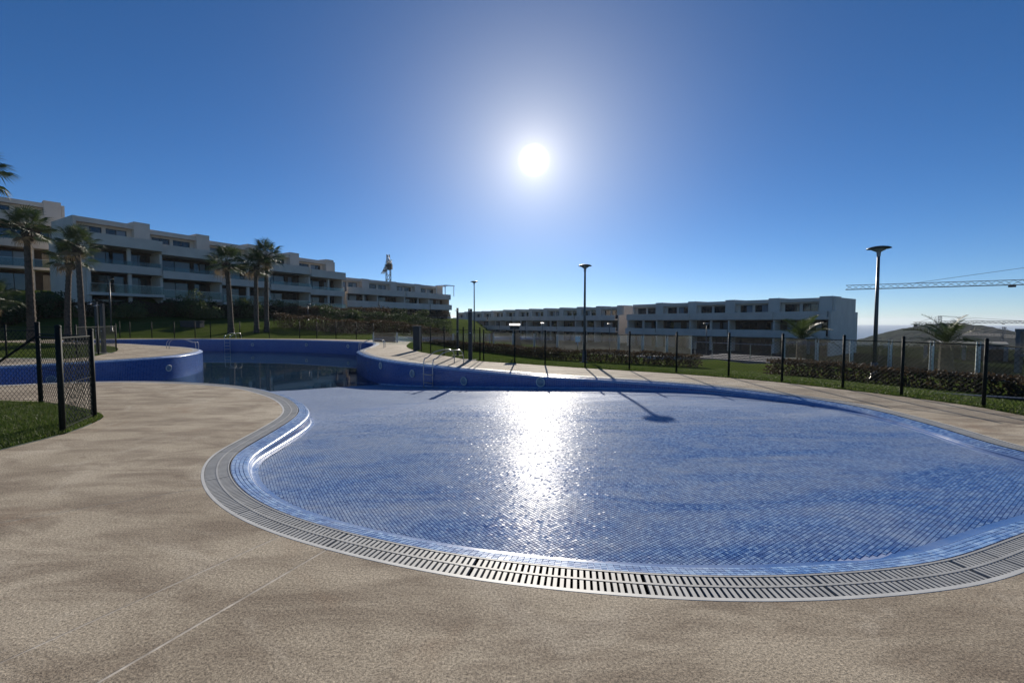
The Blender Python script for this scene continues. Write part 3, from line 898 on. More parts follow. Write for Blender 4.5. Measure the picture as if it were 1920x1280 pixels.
# ================================================================== APARTMENT BLOCKS
def block(label, p0, p1, zbase, n_units, storeys, dim=False, depth=11.0, setback=2.6, group=None, roof_step=0.7, drop=0.0):
    """terraced flats; p0 -> p1 runs left to right as seen, the building lies behind that line.
    storeys: list of (floor height above zbase, style), style: 'glass', 'band', 'solid', 'pent'"""
    p0 = Vector((p0[0], p0[1], 0)); p1 = Vector((p1[0], p1[1], 0))
    d = p1 - p0; L = d.length
    w = L / n_units
    root = empty('apartment_building', (p0.x, p0.y, zbase), math.atan2(d.y, d.x))
    tag(root, label, 'building', group)
    wall_m = M['render_dim'] if dim else M['render']
    cache = {}
    def part(name, key, fn, mat, parent, loc=(0, 0, 0)):
        if key not in cache:
            b = MB(); fn(b); cache[key] = b.mesh(name, mat)
        if parent is root: loc = (loc[0], loc[1], -drop * int(loc[0] / w + 0.02))
        return link(name, cache[key], parent, loc)
    SH = 2.9
    top = storeys[-1][0] + 2.75
    # solid core behind the terraces and the two end walls
    core = MB(); core.box((0.05, setback + 0.35, -3.0), (L - 0.05, depth - 0.3, storeys[-1][0] - drop * n_units))
    core.build('core', wall_m, root)
    core2 = MB(); core2.box((0.05, setback + 1.5, storeys[-1][0] + 0.002 - drop * n_units), (L - 0.05, depth - 1.5, top - 0.3 - drop * n_units))
    core2.build('upper_core', wall_m, root)
    e = MB(); e.box((-0.32, 0.4, -3.0), (0.0, depth, storeys[-1][0] + 0.9))
    e.build('end_wall', wall_m, root); 
    e = MB(); e.box((-0.30, setback, storeys[-1][0] + 0.902), (0.0, depth - 1.2, top + 0.35)); e.build('end_wall', wall_m, root)
    e = MB(); e.box((L, 0.4, -3.0), (L + 0.32, depth, storeys[-1][0] + 0.9 - drop * (n_units - 1)))
    e.build('end_wall', wall_m, root)
    e = MB(); e.box((L, setback, storeys[-1][0] + 0.902 - drop * (n_units - 1)), (L + 0.30, depth - 1.2, top + 0.35 - drop * (n_units - 1))); e.build('end_wall', wall_m, root)
    for i in range(n_units):
        x = i * w
        rnd = random.Random(i * 7 + int(abs(p0.x) * 3))
        for k, (f, style) in enumerate(storeys):
            jog = 0.0 if (i + k) % 2 == 0 else -0.35
            yb = setback if style != 'pent' else setback + 0.9
            # slab and its parapet
            if style == 'ground':
                pass
            elif style == 'glass':
                part('slab', ('slabg', k, jog), lambda b: b.box((0.0, -0.4 + jog, f - 0.32), (w, setback + 0.3, f)), wall_m, root, (x, 0, 0))
                bal = part('balustrade', ('balg', k, jog), lambda b: b.box((0.05, -0.33 + jog, f + 0.002), (w - 0.05, -0.31 + jog, f + 1.0)), M['glass'], root, (x, 0, 0))
                part('rail', ('rail', k, jog), lambda b: b.box((0.05, -0.345 + jog, f + 1.0), (w - 0.05, -0.295 + jog, f + 1.03)), M['steel'], bal)
            elif style == 'band':
                part('slab', ('slabb', k, jog), lambda b: (b.box((0.0, -0.2 + jog, f - 0.32), (w, setback + 0.3, f)), b.box((0.0, -0.4 + jog, f - 0.45), (w, -0.2 + jog, f + 0.5))), wall_m, root, (x, 0, 0))
                bal = part('balustrade', ('balb', k, jog), lambda b: b.box((0.05, -0.31 + jog, f + 0.5), (w - 0.05, -0.29 + jog, f + 1.02)), M['glass'], root, (x, 0, 0))
            else:
                part('slab', ('slabs', k, jog), lambda b: (b.box((0.0, -0.2 + jog, f - 0.32), (w, setback + 1.2, f)), b.box((0.0, -0.42 + jog, f - 0.36), (w, -0.2 + jog, f + 0.92))), wall_m, root, (x, 0, 0))
            # back wall with its openings
            hh = SH - 0.34
            wx0, wx1 = w * (0.10 + 0.06 * rnd.random()), w * (0.52 + 0.12 * rnd.random())
            if style == 'pent':
                wx0, wx1 = w * (0.05 + 0.02 * (i % 2)), w * 0.35
            wx0, wx1 = round(wx0, 1), round(wx1, 1)
            x2a, x2b = (w * 0.41, w * 0.70) if style == 'pent' else (w * 0.70, w * 0.92)
            sill2 = 0.95 if (i + k) % 3 == 0 and style != 'pent' else 0.0
            bw_m = M['shade_brown'] if style != 'pent' else wall_m  # recess shade painted into the walls below the penthouse
            key = ('bw', k, wx0, wx1, sill2, yb)
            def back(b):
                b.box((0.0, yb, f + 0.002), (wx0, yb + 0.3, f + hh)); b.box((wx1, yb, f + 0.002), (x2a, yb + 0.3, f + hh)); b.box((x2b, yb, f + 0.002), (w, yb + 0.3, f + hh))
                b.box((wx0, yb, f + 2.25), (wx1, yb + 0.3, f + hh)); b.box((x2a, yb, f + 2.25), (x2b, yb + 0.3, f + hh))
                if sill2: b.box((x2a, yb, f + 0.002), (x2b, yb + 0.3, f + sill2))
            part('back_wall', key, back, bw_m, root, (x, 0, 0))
            for (a_, b_, s_) in ((wx0, wx1, 0.0), (x2a, x2b, sill2)):
                def fr(b):
                    t = 0.07; z0, z1 = f + s_ + 0.004, f + 2.248
                    b.box((a_ + .002, yb + 0.12, z0), (a_ + t, yb + 0.19, z1)); b.box((b_ - t, yb + 0.12, z0), (b_ - .002, yb + 0.19, z1))
                    b.box((a_ + t, yb + 0.12, z1 - t), (b_ - t, yb + 0.19, z1)); b.box((a_ + t, yb + 0.12, z0), (b_ - t, yb + 0.19, z0 + t))
                    m_ = (a_ + b_) / 2; b.box((m_ - t/2, yb + 0.12, z0 + t), (m_ + t/2, yb + 0.19, z1 - t))
                win = part('window', ('wf', key, a_), fr, M['frame'], root, (x, 0, 0))
                m_ = (a_ + b_) / 2
                for side, (pa, pb_) in enumerate(((a_ + 0.07, m_ - 0.035), (m_ + 0.035, b_ - 0.07))):
                    lit = rnd.random() < 0.3
                    part('pane', ('wp', key, a_, side, lit), lambda b: b.box((pa, yb + 0.15, f + s_ + 0.074), (pb_, yb + 0.165, f + 2.178)), M['window_blind'] if lit else M['window'], win)
            # wall between the flats
            if style != 'pent' and k > 0 or style == 'ground':
                part('partition', ('pt', k), lambda b: b.box((-0.13, -0.15, f + 0.004), (0.13, setback, f + SH - 0.36)), wall_m, root, (x if i else 0.15, 0, 0))
                if i % 2 == 0:
                    part('column', ('cl', k), lambda b: b.box((-0.16, -0.05, f + 0.004), (0.16, 0.28, f + SH - 0.36)), wall_m, root, (x + w * 0.55, 0, 0))
        # roof with its raised stair head
        f = storeys[-1][0]
        part('roof', ('roof',), lambda b: (b.box((0.0, setback + 0.25, top - 0.1), (w, depth - 1.2, top + 0.15)), b.box((0.0, setback + 0.1, top - 0.25), (w, setback + 0.35, top + 0.35))), wall_m, root, (x, 0, 0))
        part('stair_head', ('sh',), lambda b: b.box((w * 0.76, setback - 0.1, f + 0.94), (w * 0.995, setback + 4.0, top + roof_step)), wall_m, root, (x, 0, 0))
    return root

L_STO = [(0.0, 'ground'), (2.9, 'glass'), (5.8, 'band'), (8.75, 'pent')]
R_STO = [(0.0, 'ground'), (3.0, 'band2'), (6.0, 'pent')]
block('white four-storey terraced block at far left behind palms', (-81, 30), (-60, 58), 5.6, 5, L_STO)
block('long white terraced block with glass balconies behind palm trio', (-48.5, 49), (-31.3, 79.5), 2.0, 5, L_STO, drop=0.3)
block('white terraced block on left with open roof pergola at its end', (-32.6, 84), (-15.9, 109), -0.6, 4, [(0.0, 'ground'), (2.9, 'band'), (5.4, 'solid'), (8.0, 'pent')][:3] + [(8.0, 'pent')], roof_step=0.4)
block('nearest white three-storey block on right with plain end wall', (25.6, 94.6), (48.0, 65.0), -3.8, 5, R_STO, depth=13.5, setback=2.2, roof_step=0.55)
block('middle white terrace block right of centre behind glass fence', (-8.0, 148.0), (25.5, 104.0), -3.8, 8, R_STO, depth=12, setback=2.2, roof_step=0.6)
block('farthest small white terrace block beside thin lamp post', (-24.0, 176.0), (-8.6, 155.5), -3.8, 4, R_STO, depth=12, setback=2.2, roof_step=0.6)

# pergola frame on the roof end of the third block
pg = tag(empty('roof_pergola', (-16.6, 106.5, 8.15), math.atan2(25, 16.7)), 'thin open steel pergola frame on roof terrace against sky', 'pergola')
for (x, y) in ((0, 0), (3.2, 0), (0, 3.0), (3.2, 3.0)):
    MB().box((x - .06, y - .06, -0.2), (x + .06, y + .06, 2.3)).build('post', M['white'], pg)
for y in (0, 3.0):
    MB().box((-0.3, y - .07, 2.302), (3.5, y + .07, 2.45)).build('beam', M['white'], pg)
for k in range(6):
    MB().box((0.3 + k * .55, -0.2, 2.452), (0.38 + k * .55, 3.2, 2.52)).build('rafter', M['white'], pg)

def frame_building(label, u0, u1, D0, D1, vtop, zbase, floors, mat, name='unfinished_building'):
    a, b = at_d(u0, vtop, D0), at_d(u1, vtop, D1)
    d = Vector((b.x - a.x, b.y - a.y, 0)); L = d.length
    root = empty(name, (a.x, a.y, zbase), math.atan2(d.y, d.x)); tag(root, label, 'building')
    H = a.z - zbase; fh = H / floors
    nc = max(2, int(L / 4.5))
    sl = MB().box((0, 0, -0.15), (L, 9, 0.15)).mesh('floor_slab', M['concrete'])
    co = MB().box((-0.2, -0.2, 0.152), (0.2, 0.2, fh - 0.152)).mesh('column', M['concrete'])
    wl_ = MB().box((0.25, 1.5, 0.153), (L / nc * 0.98 - 0.25, 1.7, fh - 0.153)).mesh('infill_wall', mat)
    for k in range(floors + 1):
        link('floor_slab', sl, root, (0, 0, k * fh))
        if k < floors:
            for c in range(nc + 1):
                link('column', co, root, (min(max(c * L / nc, .21), L - .21), 0.3, k * fh))
                if c < nc: link('infill_wall', wl_, root, (c * L / nc, 0, k * fh))
    return root
frame_building('brown unfinished block low behind right palm', 1732, 1892, 62, 56, 643, -8.5, 2, M['brick'])
frame_building('grey concrete building shell at right picture edge', 1903, 2060, 44, 38, 619, -7.0, 3, M['concrete'], name='concrete_building')

# ================================================================== STREET LAMPS
def lamp(label, base, head_z, r=0.30, group='saucer lamp posts round the lawns', pole_r=0.05, mat=None):
    root = empty('street_lamp', base); tag(root, label, 'lamp', group)
    H = head_z - base[2]
    MB().lathe([(0.0, 0.0), (0.16, 0.0), (0.16, 0.02), (0.09, 0.05), (0.085, 0.5), (0.08, 0.52)], 16).build('base', M['pole'], root, True)
    MB().tube([(0, 0, 0.3), (0, 0, H * 0.5), (0, 0, H - 0.24)], [pole_r * 1.15, pole_r, pole_r * 0.75], 12).build('pole', M['pole'], root, True)
    cap = MB().lathe([(0.0, 0.055), (r * 0.45, 0.05), (r * 0.8, 0.025), (r, -0.005), (r, -0.02), (r * 0.92, -0.025), (r * 0.3, -0.03), (0.0, -0.03)], 32).build('canopy', M['pole'], root, True, loc=(0, 0, H))
    MB().lathe([(r * 0.62, -0.032), (r * 0.55, -0.06), (r * 0.22, -0.115), (pole_r * 1.1, -0.13), (pole_r * 0.9, -0.26)], 24).build('diffuser', M['lens'], cap, True)
    return root
def lamp_px(label, u, vhead, D, zbase, r=0.30, **kw):
    p = at_d(u, vhead, D)
    return lamp(label, (p.x, p.y, zbase), p.z, r, **kw)
lamp_px('tallest saucer lamp post standing at hedge on right', 1648, 465, 13.0, -0.26, 0.30)
lamp_px('saucer lamp post right of centre casting shadow into pool', 1097, 498, 17.7, -0.2, 0.27)
lamp_px('slim saucer lamp post just left of centre', 889, 528, 34.0, -0.6, 0.30)
for (u, v, D, zb, lab) in ((1325, 606, 46, -3.4, 'small far lamp post before dark ground floor of nearest right block'),
                           (1143, 607, 52, -3.4, 'small far lamp post behind lit glass panels'),
                           (1017, 606, 55, -3.4, 'small far lamp post in front of middle terrace'),
                           (205, 523, 40, 0.6, 'small lamp post beside left shower columns'),
                           (577, 570, 56, 1.6, 'small lamp post on lawn under left terraced block')):
    lamp_px(lab, u, v, D, zb, 0.34, group='small distant lamp posts')

# ================================================================== FENCES
WIRE_R = 0.0022
def mesh_panel(a, b, h, pitch=0.062, r=WIRE_R):
    """chain-link between two posts: two sets of slanted wires"""
    a, b = Vector(a), Vector(b); d = b - a; L = d.length; ux = d / L
    nrm = Vector((-ux.y, ux.x, 0)).normalized()
    V = []; F = []
    z0 = 0.06
    H = h - z0 - 0.03
    k = -H
    while k < L:
        for s_ in (1, -1):
            x0, x1 = k, k + H
            t0 = max(0.0, -x0 / H); t1 = min(1.0, (L - x0) / H)
            if t1 - t0 < 0.02: continue
            if s_ == 1: za, zb = z0 + t0 * H, z0 + t1 * H
            else: za, zb = z0 + (1 - t0) * H, z0 + (1 - t1) * H
            xa, xb = x0 + t0 * H, x0 + t1 * H
            A = a + ux * xa + Vector((0, 0, za)) + nrm * (s_ * 0.002); B = a + ux * xb + Vector((0, 0, zb)) + nrm * (s_ * 0.002)
            dd = (B - A).normalized(); u_ = nrm; v_ = dd.cross(nrm)
            n = len(V)
            for Q in (A, B):
                for t in range(3):
                    V.append(tuple(Q + u_ * (r * math.cos(t * 2.094)) + v_ * (r * math.sin(t * 2.094))))
            for t in range(3):
                t2 = (t + 1) % 3
                F.append((n + t, n + t2, n + 3 + t2, n + 3 + t))
        k += pitch
    return V, F

def fence(label, pts, h, heights=None, post_r=0.027, mesh=True, pitch=0.085, rail=True, mesh_skip=(), r=WIRE_R, closed_rail=False):
    root = empty('chain_link_fence', pts[0]); tag(root, label, 'fence')
    o = Vector(pts[0])
    pts = [Vector(p) - o for p in pts]
    for i, p in enumerate(pts):
        hh = heights[i] if heights else h
        po = MB().tube([(0, 0, -0.1), (0, 0, hh)], post_r, 10).build('post', M['post'], root, True, loc=p)
        MB().lathe([(post_r * 1.08, 0), (post_r * 1.08, 0.02), (post_r * 0.7, 0.035), (0.0, 0.04)], 10).build('cap', M['post'], po, True, loc=(0, 0, hh + 0.001))
    for i in range(len(pts) - 1):
        a, b = pts[i], pts[i + 1]
        h0 = min(heights[i], heights[i + 1]) - 0.05 if heights else h - 0.05
        if i in mesh_skip: continue
        if mesh:
            V, F = mesh_panel(a, b, h0, pitch, r)
            tag(link('wire_mesh', np_mesh('wire_mesh', np.array(V), np.array(F), M['wire']), root), kind='stuff')
        for zz in ((h0 - 0.03, 0.06, h0 * 0.5) if rail else (h0 - 0.03,)):
            MB().tube([a + Vector((0, 0, zz)), b + Vector((0, 0, zz))], 0.0035 if zz < h0 - 0.05 else 0.010, 6).build('tension_wire', M['wire'], root)
    return root

fr = [at(1990, 792), at(1844, 763), at(1690, 741.5), at(1580, 728.5), at(1466, 715.5), at(1366, 706.5), at(1268, 699), at(1180, 694), at(1097, 689), at(1022, 684), at(965, 680), at(907, 676.5)]
fence('low dark chain-link fence following lawn edge along right of pool', fr, 1.17)
# posts around the tip of the lawn in the middle
fm = [at(900, 675.5), at(869, 671.5), at(833, 666.5), at(807.5, 662.5), at(790, 659.5)]
fence('dark chain-link fence round lawn tip behind ladder', fm, 1.25)
# the corner at left: tall posts with a brace
A, B, C = at(118, 811.5), at(177, 784), at(77, 756.5)
D_ = Vector((-12.2, 8.12, 0)); E_ = Vector((-16.5, 8.4, 0))
lf = fence('tall dark fence corner with braced post on lawn at left', [A, B, C, D_, E_], 1.42, [1.42, 1.36, 1.46, 1.42, 1.42], post_r=0.033, pitch=0.095, r=0.0030)
o = Vector(A)
MB().tube([C - o + Vector((0, 0, 1.25)), Vector((-10.45, 8.05, 0.25)) - o], 0.021, 8).build('brace', M['post'], lf, True)
MB().tube([C - o + Vector((0, 0, 1.22)), B - o + Vector((0, 0, 1.22))], 0.018, 8).build('brace', M['post'], lf, True)
# a slack second run of netting leaning inside the corner
V, F = mesh_panel(B + (A - B) * 0.04 - o, A + (B - A) * 0.04 - o + Vector((-0.22, 0.25, 0)), 1.3, 0.095, 0.0026)
tag(link('wire_mesh', np_mesh('wire_mesh', np.array(V), np.array(F), M['wire']), lf), kind='stuff')
# lawn on the tongue between the two arms of the pool
tf = [Vector((-24.0, 17.7, 0.0)), Vector((-20.9, 17.6, 0)), Vector((-18.1, 17.7, 0)), Vector((-18.75, 19.3, 0)), Vector((-20.35, 21.9, 0)), Vector((-22.5, 24.2, 0))]
fence('dark fence round lawn on deck tongue behind shower columns', tf, 1.35, post_r=0.03)
ff = []
for u in (225, 244, 285, 327, 366, 395, 450, 505, 562, 594, 630, 668, 700):
    p = at_d(u, 633, np.interp(u, [219, 300, 400, 500, 600, 680, 710], [38.4, 38.9, 39.0, 38.7, 37.6, 35.4, 34.4]))
    z = float(ground_z(np.array([[p.x, p.y]]))[0])
    ff.append(Vector((p.x, p.y, z)))
fence('far fence on grass behind long back wall of pool', ff, 1.5, post_r=0.035, pitch=0.12, r=0.003)

# ================================================================== SHOWER COLUMNS, LADDERS, LIGHTS
def shower(label, base, h=2.35, w=0.11):
    root = empty('shower_column', base); tag(root, label, 'shower', 'dark shower columns on the deck')
    MB().box((-0.25, -0.25, 0.001), (0.25, 0.25, 0.02)).build('tray', M['concrete'], root)
    MB().box((-w, -w * 0.7, 0.022), (w, w * 0.7, h)).build('column', M['black'], root)
    MB().tube([(0, 0, h - 0.12), (0, -0.25, h - 0.06), (0, -0.34, h - 0.1)], 0.016, 8).build('arm', M['steel'], root, True)
    MB().lathe([(0.0, 0.0), (0.07, 0.0), (0.075, -0.02), (0.0, -0.025)], 14, (0, -0.34, h - 0.11)).build('head', M['steel'], root, True)
    MB().lathe([(0.0, 0.03), (0.03, 0.03), (0.03, 0.0)], 10, (0, -w * 0.7 - 0.03, 1.05)).build('button', M['steel'], root, True)
shower('left of two dark shower columns beside tongue fence', at(184, 661), 2.45, 0.06)
shower('right of two dark shower columns beside tongue fence', at(195, 662.5), 2.35, 0.075)
shower('dark shower column left of lamp post in middle', at(852.5, 667.5) + Vector((0.1, 0.25, 0)), 2.1, 0.045)
shower('thicker dark shower column just left of lamp post in middle', at(882, 675), 2.0, 0.075)
# dark service pillar
pil = empty('service_pillar', at(782, 657)); tag(pil, 'wide dark service pillar at start of lawn in middle', 'pillar')
MB().box((-0.17, -0.15, 0.0), (0.17, 0.2, 1.25)).build('body', M['black'], pil)
MB().box((-0.19, -0.17, 1.252), (0.19, 0.22, 1.29)).build('cap', M['black'], pil)
MB().box((-0.12, -0.156, 0.3), (0.12, -0.151, 1.0)).build('door', M['black'], pil)

def ladder(label, edge, inward, depth, rails=0.5):
    """stainless pool ladder: edge point on the deck, inward unit vector"""
    inward = Vector((inward[0], inward[1], 0)).normalized()
    root = empty('pool_ladder', edge, math.atan2(inward.y, inward.x)); tag(root, label, 'ladder', 'stainless pool ladders')
    for s_ in (-0.25, 0.25):
        pts = [(-0.75, s_, 0.0), (-0.74, s_, rails * 0.6), (-0.62, s_, rails * 0.92), (-0.40, s_, rails), (0.1, s_, rails * 0.9), (0.45, s_, rails * 0.55), (0.62, s_, 0.1), (0.62, s_, -depth)]
        P = [tuple(p) for p in catmull3(pts)]
        MB().tube(P, 0.017, 10).build('rail', M['steel'], root, True)
    for k in range(4):
        z = -0.3 - k * 0.28
        if z > -depth: MB().box((0.58, -0.229, z), (0.68, 0.229, z + 0.025)).build('step', M['steel'], root)
    return root
def catmull3(P, m=6):
    P = [Vector(p) for p in P]; out = []
    for i in range(len(P) - 1):
        p0, p1, p2, p3 = P[max(i-1, 0)], P[i], P[i+1], P[min(i+2, len(P)-1)]
        for k in range(m):
            t = k / m
            out.append(0.5 * ((2*p1) + (p2-p0)*t + (2*p0-5*p1+4*p2-p3)*t*t + (3*p1-p0-3*p2+p3)*t*t*t))
    out.append(P[-1]); return out
def nearest_edge(p):
    i = int(np.argmin(np.hypot(OUT[:, 0] - p[0], OUT[:, 1] - p[1])))
    return i, Vector((OUT[i, 0], OUT[i, 1], 0)), INW[i]
i_, e_, n_i = nearest_edge(at(829, 683.5)); ladder('steel ladder on right pool wall near shower columns', e_, n_i, 1.05)
i_, e_, n_i = nearest_edge((-24.4, 36.9)); ladder('steel ladder on long back wall of pool', e_, n_i, 2.3)
i_, e_, n_i = nearest_edge(at(345, 652)); ladder('steel ladder at tip of deck tongue on left', e_, n_i, 2.3, 0.5)
i_, e_, n_i = nearest_edge(at(694, 652)); ladder('steel ladder at tip of right deck', e_, n_i, 2.3, 0.5)

def wall_light(u, v, zguess):
    """round light niche set into the pool wall: nearest wall point on the sight line"""
    d = ray(u, v); best = None
    for i in range(0, len(INNER)):
        p = INNER[i]
        if p[1] < 5: continue
        x_err = abs(p[0] - d.x / d.y * p[1])
        nx = INW[i]; 
        if nx[0] * p[0] + nx[1] * p[1] > 0: continue      # wall must face the camera
        z = CAM_H + d.z / d.y * p[1]
        if x_err < 0.12 and -1.6 < z < -0.1 and (best is None or p[1] < best[0]): best = (p[1], i, z)
    if best is None: return print('no wall for', u, v)
    _, i, z = best
    p = INNER[i] + INW[i] * 0.012; n = Vector((INW[i][0], INW[i][1], 0)); t = Vector((-n.y, n.x, 0))
    R = 0.14
    g = MB(); g.lathe([(R, 0), (R, 0.02), (R * 0.92, 0.03), (R * 0.8, 0.02), (R * 0.78, 0.012)], 24)
    mtx = Matrix((t, Vector((0, 0, 1)), n)).transposed()
    o = g.build('light_ring', M['rim'], pool, True, loc=(p[0], p[1], z), rot=mtx.to_euler())
    l_ = MB().lathe([(R * 0.79, 0.010), (R * 0.5, 0.022), (R * 0.12, 0.026), (0.0, 0.026)], 24).build('lens', M['lens'], o, True)
for (u, v) in ((709, 685), (768, 700), (864, 714), (1012, 716), (318, 690), (96, 711), (473, 646), (572, 646), (650, 649)):
    wall_light(u, v, -0.6)
# ================================================================== VEGETATION
def leaf_cloud(pts, size, seed=1, elong=1.7):
    """one small two-triangle leaf per point"""
    r = np.random.default_rng(seed); n = len(pts)
    d = r.normal(size=(n, 3)); d[:, 2] = np.abs(d[:, 2]) * 0.8 + 0.1; d /= np.linalg.norm(d, axis=1)[:, None]
    s_ = np.cross(d, r.normal(size=(n, 3))); s_ /= np.linalg.norm(s_, axis=1)[:, None]
    L = (size * elong * r.uniform(0.6, 1.3, n))[:, None]; W = (size * r.uniform(0.6, 1.2, n) * 0.5)[:, None]
    nn = np.cross(d, s_)
    V = np.stack([pts, pts + d * L * 0.5 + s_ * W + nn * W * 0.3, pts + d * L, pts + d * L * 0.5 - s_ * W + nn * W * 0.3], 1).reshape(-1, 3)
    F = (np.arange(n)[:, None] * 4 + np.array([0, 1, 2, 3])[None])
    return V, F

def shrub(label, base, rx, ry, h, mat='leaf', n=1600, size=0.09, seed=1, name='shrub', group='shrubs on the bank under the terraces', lean=0.0):
    r = np.random.default_rng(seed)
    root = empty(name, base); tag(root, label, 'shrub', group)
    # clumps
    k = 14
    cl = r.normal(size=(k, 3)); cl /= np.linalg.norm(cl, axis=1)[:, None]; cl *= r.uniform(0.35, 0.85, k)[:, None]; cl[:, 2] = np.abs(cl[:, 2]) 
    idx = r.integers(0, k, n)
    v = r.normal(size=(n, 3)); v /= np.linalg.norm(v, axis=1)[:, None]; v *= (r.uniform(0.3, 1, n) ** 0.4)[:, None] * r.uniform(0.25, 0.42, k)[idx][:, None]
    P = cl[idx] + v
    P[:, 2] = np.abs(P[:, 2])
    P = P * np.array([rx, ry, h]) + np.array([0, 0, 0.05])
    V, F = leaf_cloud(P, size, seed)
    link('foliage', np_mesh('foliage', V, F, M[mat]), root)
    st = MB()
    for j in range(6):
        c = cl[j] * np.array([rx, ry, h]) * 0.8
        st.tube([(c[0] * 0.1, c[1] * 0.1, -0.1), (c[0] * 0.5, c[1] * 0.5, c[2] * 0.6), tuple(c)], [0.035, 0.022, 0.01], 5)
    st.build('stems', M['stem'], root)
    return root
def gz(x, y): return float(ground_z(np.array([[x, y]]))[0])
def on_ground(u, D, v=620):
    p = at_d(u, v, D); return Vector((p.x, p.y, gz(p.x, p.y)))

def hedge(label, line, width, height, mat='leaf_brown', density=420, size=0.05, seed=1, zs=None, name='hedge'):
    """clipped low hedge along a polyline of ground points"""
    r = np.random.default_rng(seed)
    line = [Vector(p) for p in line]
    root = empty(name, line[0]); tag(root, label, 'hedge')
    o = np.array(line[0])
    P = []
    for a, b in zip(line[:-1], line[1:]):
        a_, b_ = np.array(a), np.array(b); d = b_ - a_; L = np.hypot(d[0], d[1]); nrm = np.array([-d[1], d[0], 0]) / L
        n = int(L * density)
        t = r.random(n); q = r.uniform(-1, 1, n); zz = r.random(n)
        # push most leaves to the surface
        side = r.random(n)
        q = np.where(side < 0.5, np.sign(q) * (1 - 0.15 * r.random(n)), q)
        zz = np.where(side > 0.6, 1 - 0.12 * r.random(n), zz)
        bulge = 1 + 0.10 * np.sin(t * L * 2.3 + a.x) + 0.06 * np.sin(t * L * 6.1)
        hvar = 1 + 0.08 * np.sin(t * L * 1.7 + a.y) + r.normal(0, 0.05, n)
        P.append(a_ + t[:, None] * d + nrm * (q * width / 2 * bulge)[:, None] + np.array([0, 0, 1]) * (zz * height * hvar)[:, None] - o)
    P = np.concatenate(P)
    V, F = leaf_cloud(P, size, seed)
    link('foliage', np_mesh('foliage', V, F, M[mat]), root)
    # dense twiggy body
    tw = MB()
    for a, b in zip(line[:-1], line[1:]):
        d = b - a; L = math.hypot(d.x, d.y); m = max(1, int(L / 0.22))
        for k in range(m):
            p = a + d * ((k + 0.5) / m) - line[0]
            for j in range(3):
                e = Vector((random.uniform(-1, 1) * width * 0.45, random.uniform(-1, 1) * width * 0.45, height * random.uniform(0.6, 0.92)))
                tw.tube([p + Vector((0, 0, -0.05)), p + e * 0.5 + Vector((0, 0, height * 0.1)), p + e], [0.02, 0.014, 0.006], 4, caps=False)
    tw.build('twigs', M['stem'], root)
    return root

hz = lambda u, v, z: at(u, v, z)
hl = [hz(2100, 775, -0.25), hz(1920, 745, -0.25), hz(1844, 737, -0.25), hz(1690, 725, -0.25), hz(1560, 712, -0.25), hz(1440, 702, -0.25)]
hedge('dark brown clipped hedge between lawn and glass fence at right', hl, 0.7, 0.46, density=1100, size=0.055, seed=3)
hl = [hz(1312, 688, -0.26), hz(1200, 681.5, -0.26), hz(1040, 674.5, -0.26), hz(930, 662, -0.26), hz(860, 655, -0.26), hz(800, 649, -0.26)]
hedge('dark brown clipped hedge in front of lit glass panels', hl, 0.7, 0.46, density=900, size=0.055, seed=4)
def bank_line(us, Ds):
    return [on_ground(u, D) for u, D in zip(us, Ds)]
hedge('brown hedge along top of grass bank below long left block', bank_line([-60, 60, 180, 300, 420, 540, 660], [36.5, 42, 45.5, 50, 54, 62, 74]), 1.6, 1.5, density=420, size=0.12, seed=5)
hedge('dark green hedge at foot of long left block', bank_line([150, 260, 360, 460, 560, 650], [47.5, 51, 56, 61.5, 68, 76]), 1.4, 1.1, mat='leaf', density=420, size=0.12, seed=6)
hedge('brown green hedge below block with roof pergola', bank_line([660, 720, 780, 840], [74, 82, 92, 103]), 1.6, 1.6, density=300, size=0.14, seed=7)

hedge('broad brown green hedge beyond right end of back pool wall', bank_line([520, 590, 660, 730, 800, 850], [51, 51, 52, 55, 62, 72]), 2.2, 1.5, density=420, size=0.12, seed=8)
hedge('low green hedge on flat lawn before pergola block', bank_line([600, 680, 760, 840], [57, 60, 66, 80]), 2.0, 2.1, mat='leaf', density=380, size=0.13, seed=9)
sh = [(380, 52, 2.6, 2.4, 3.1, 'leaf_light', 'light green rounded bush in front of long left block'),
      (240, 47, 2.2, 1.8, 1.8, 'leaf_light', 'pale drooping bush right of left lamp post'),
      (465, 57, 2.0, 1.8, 2.6, 'leaf_light', 'light green bush between palm trio and single palm'),
      (535, 66, 3.0, 2.4, 3.0, 'leaf', 'dark broad bush right of palm trio'),
      (610, 70, 2.6, 2.2, 2.6, 'leaf', 'dark bush below end of long left block'),
      (655, 58, 2.2, 2.0, 2.4, 'leaf_light', 'light green bush near back wall of pool'),
      (705, 66, 2.8, 2.2, 2.6, 'leaf_brown', 'brownish bush left of pergola block corner'),
      (20, 40, 2.4, 2.2, 2.8, 'leaf', 'dark bush at far left picture edge'),
      (95, 43, 2.2, 1.8, 2.4, 'leaf', 'dark bush between left palms'),
      (330, 51, 2.0, 1.8, 2.3, 'leaf', 'dark bush left of light rounded bush'),
      (745, 78, 2.2, 2.0, 2.2, 'leaf', 'dark bush under pergola block'),
      (790, 84, 2.0, 2.0, 2.2, 'leaf_light', 'light bush under end of pergola block')]
for k, (u, D, rx, ry, h, m, lab) in enumerate(sh):
    shrub(lab, on_ground(u, D), rx, ry, h, m, n=2600, size=0.17, seed=20 + k)

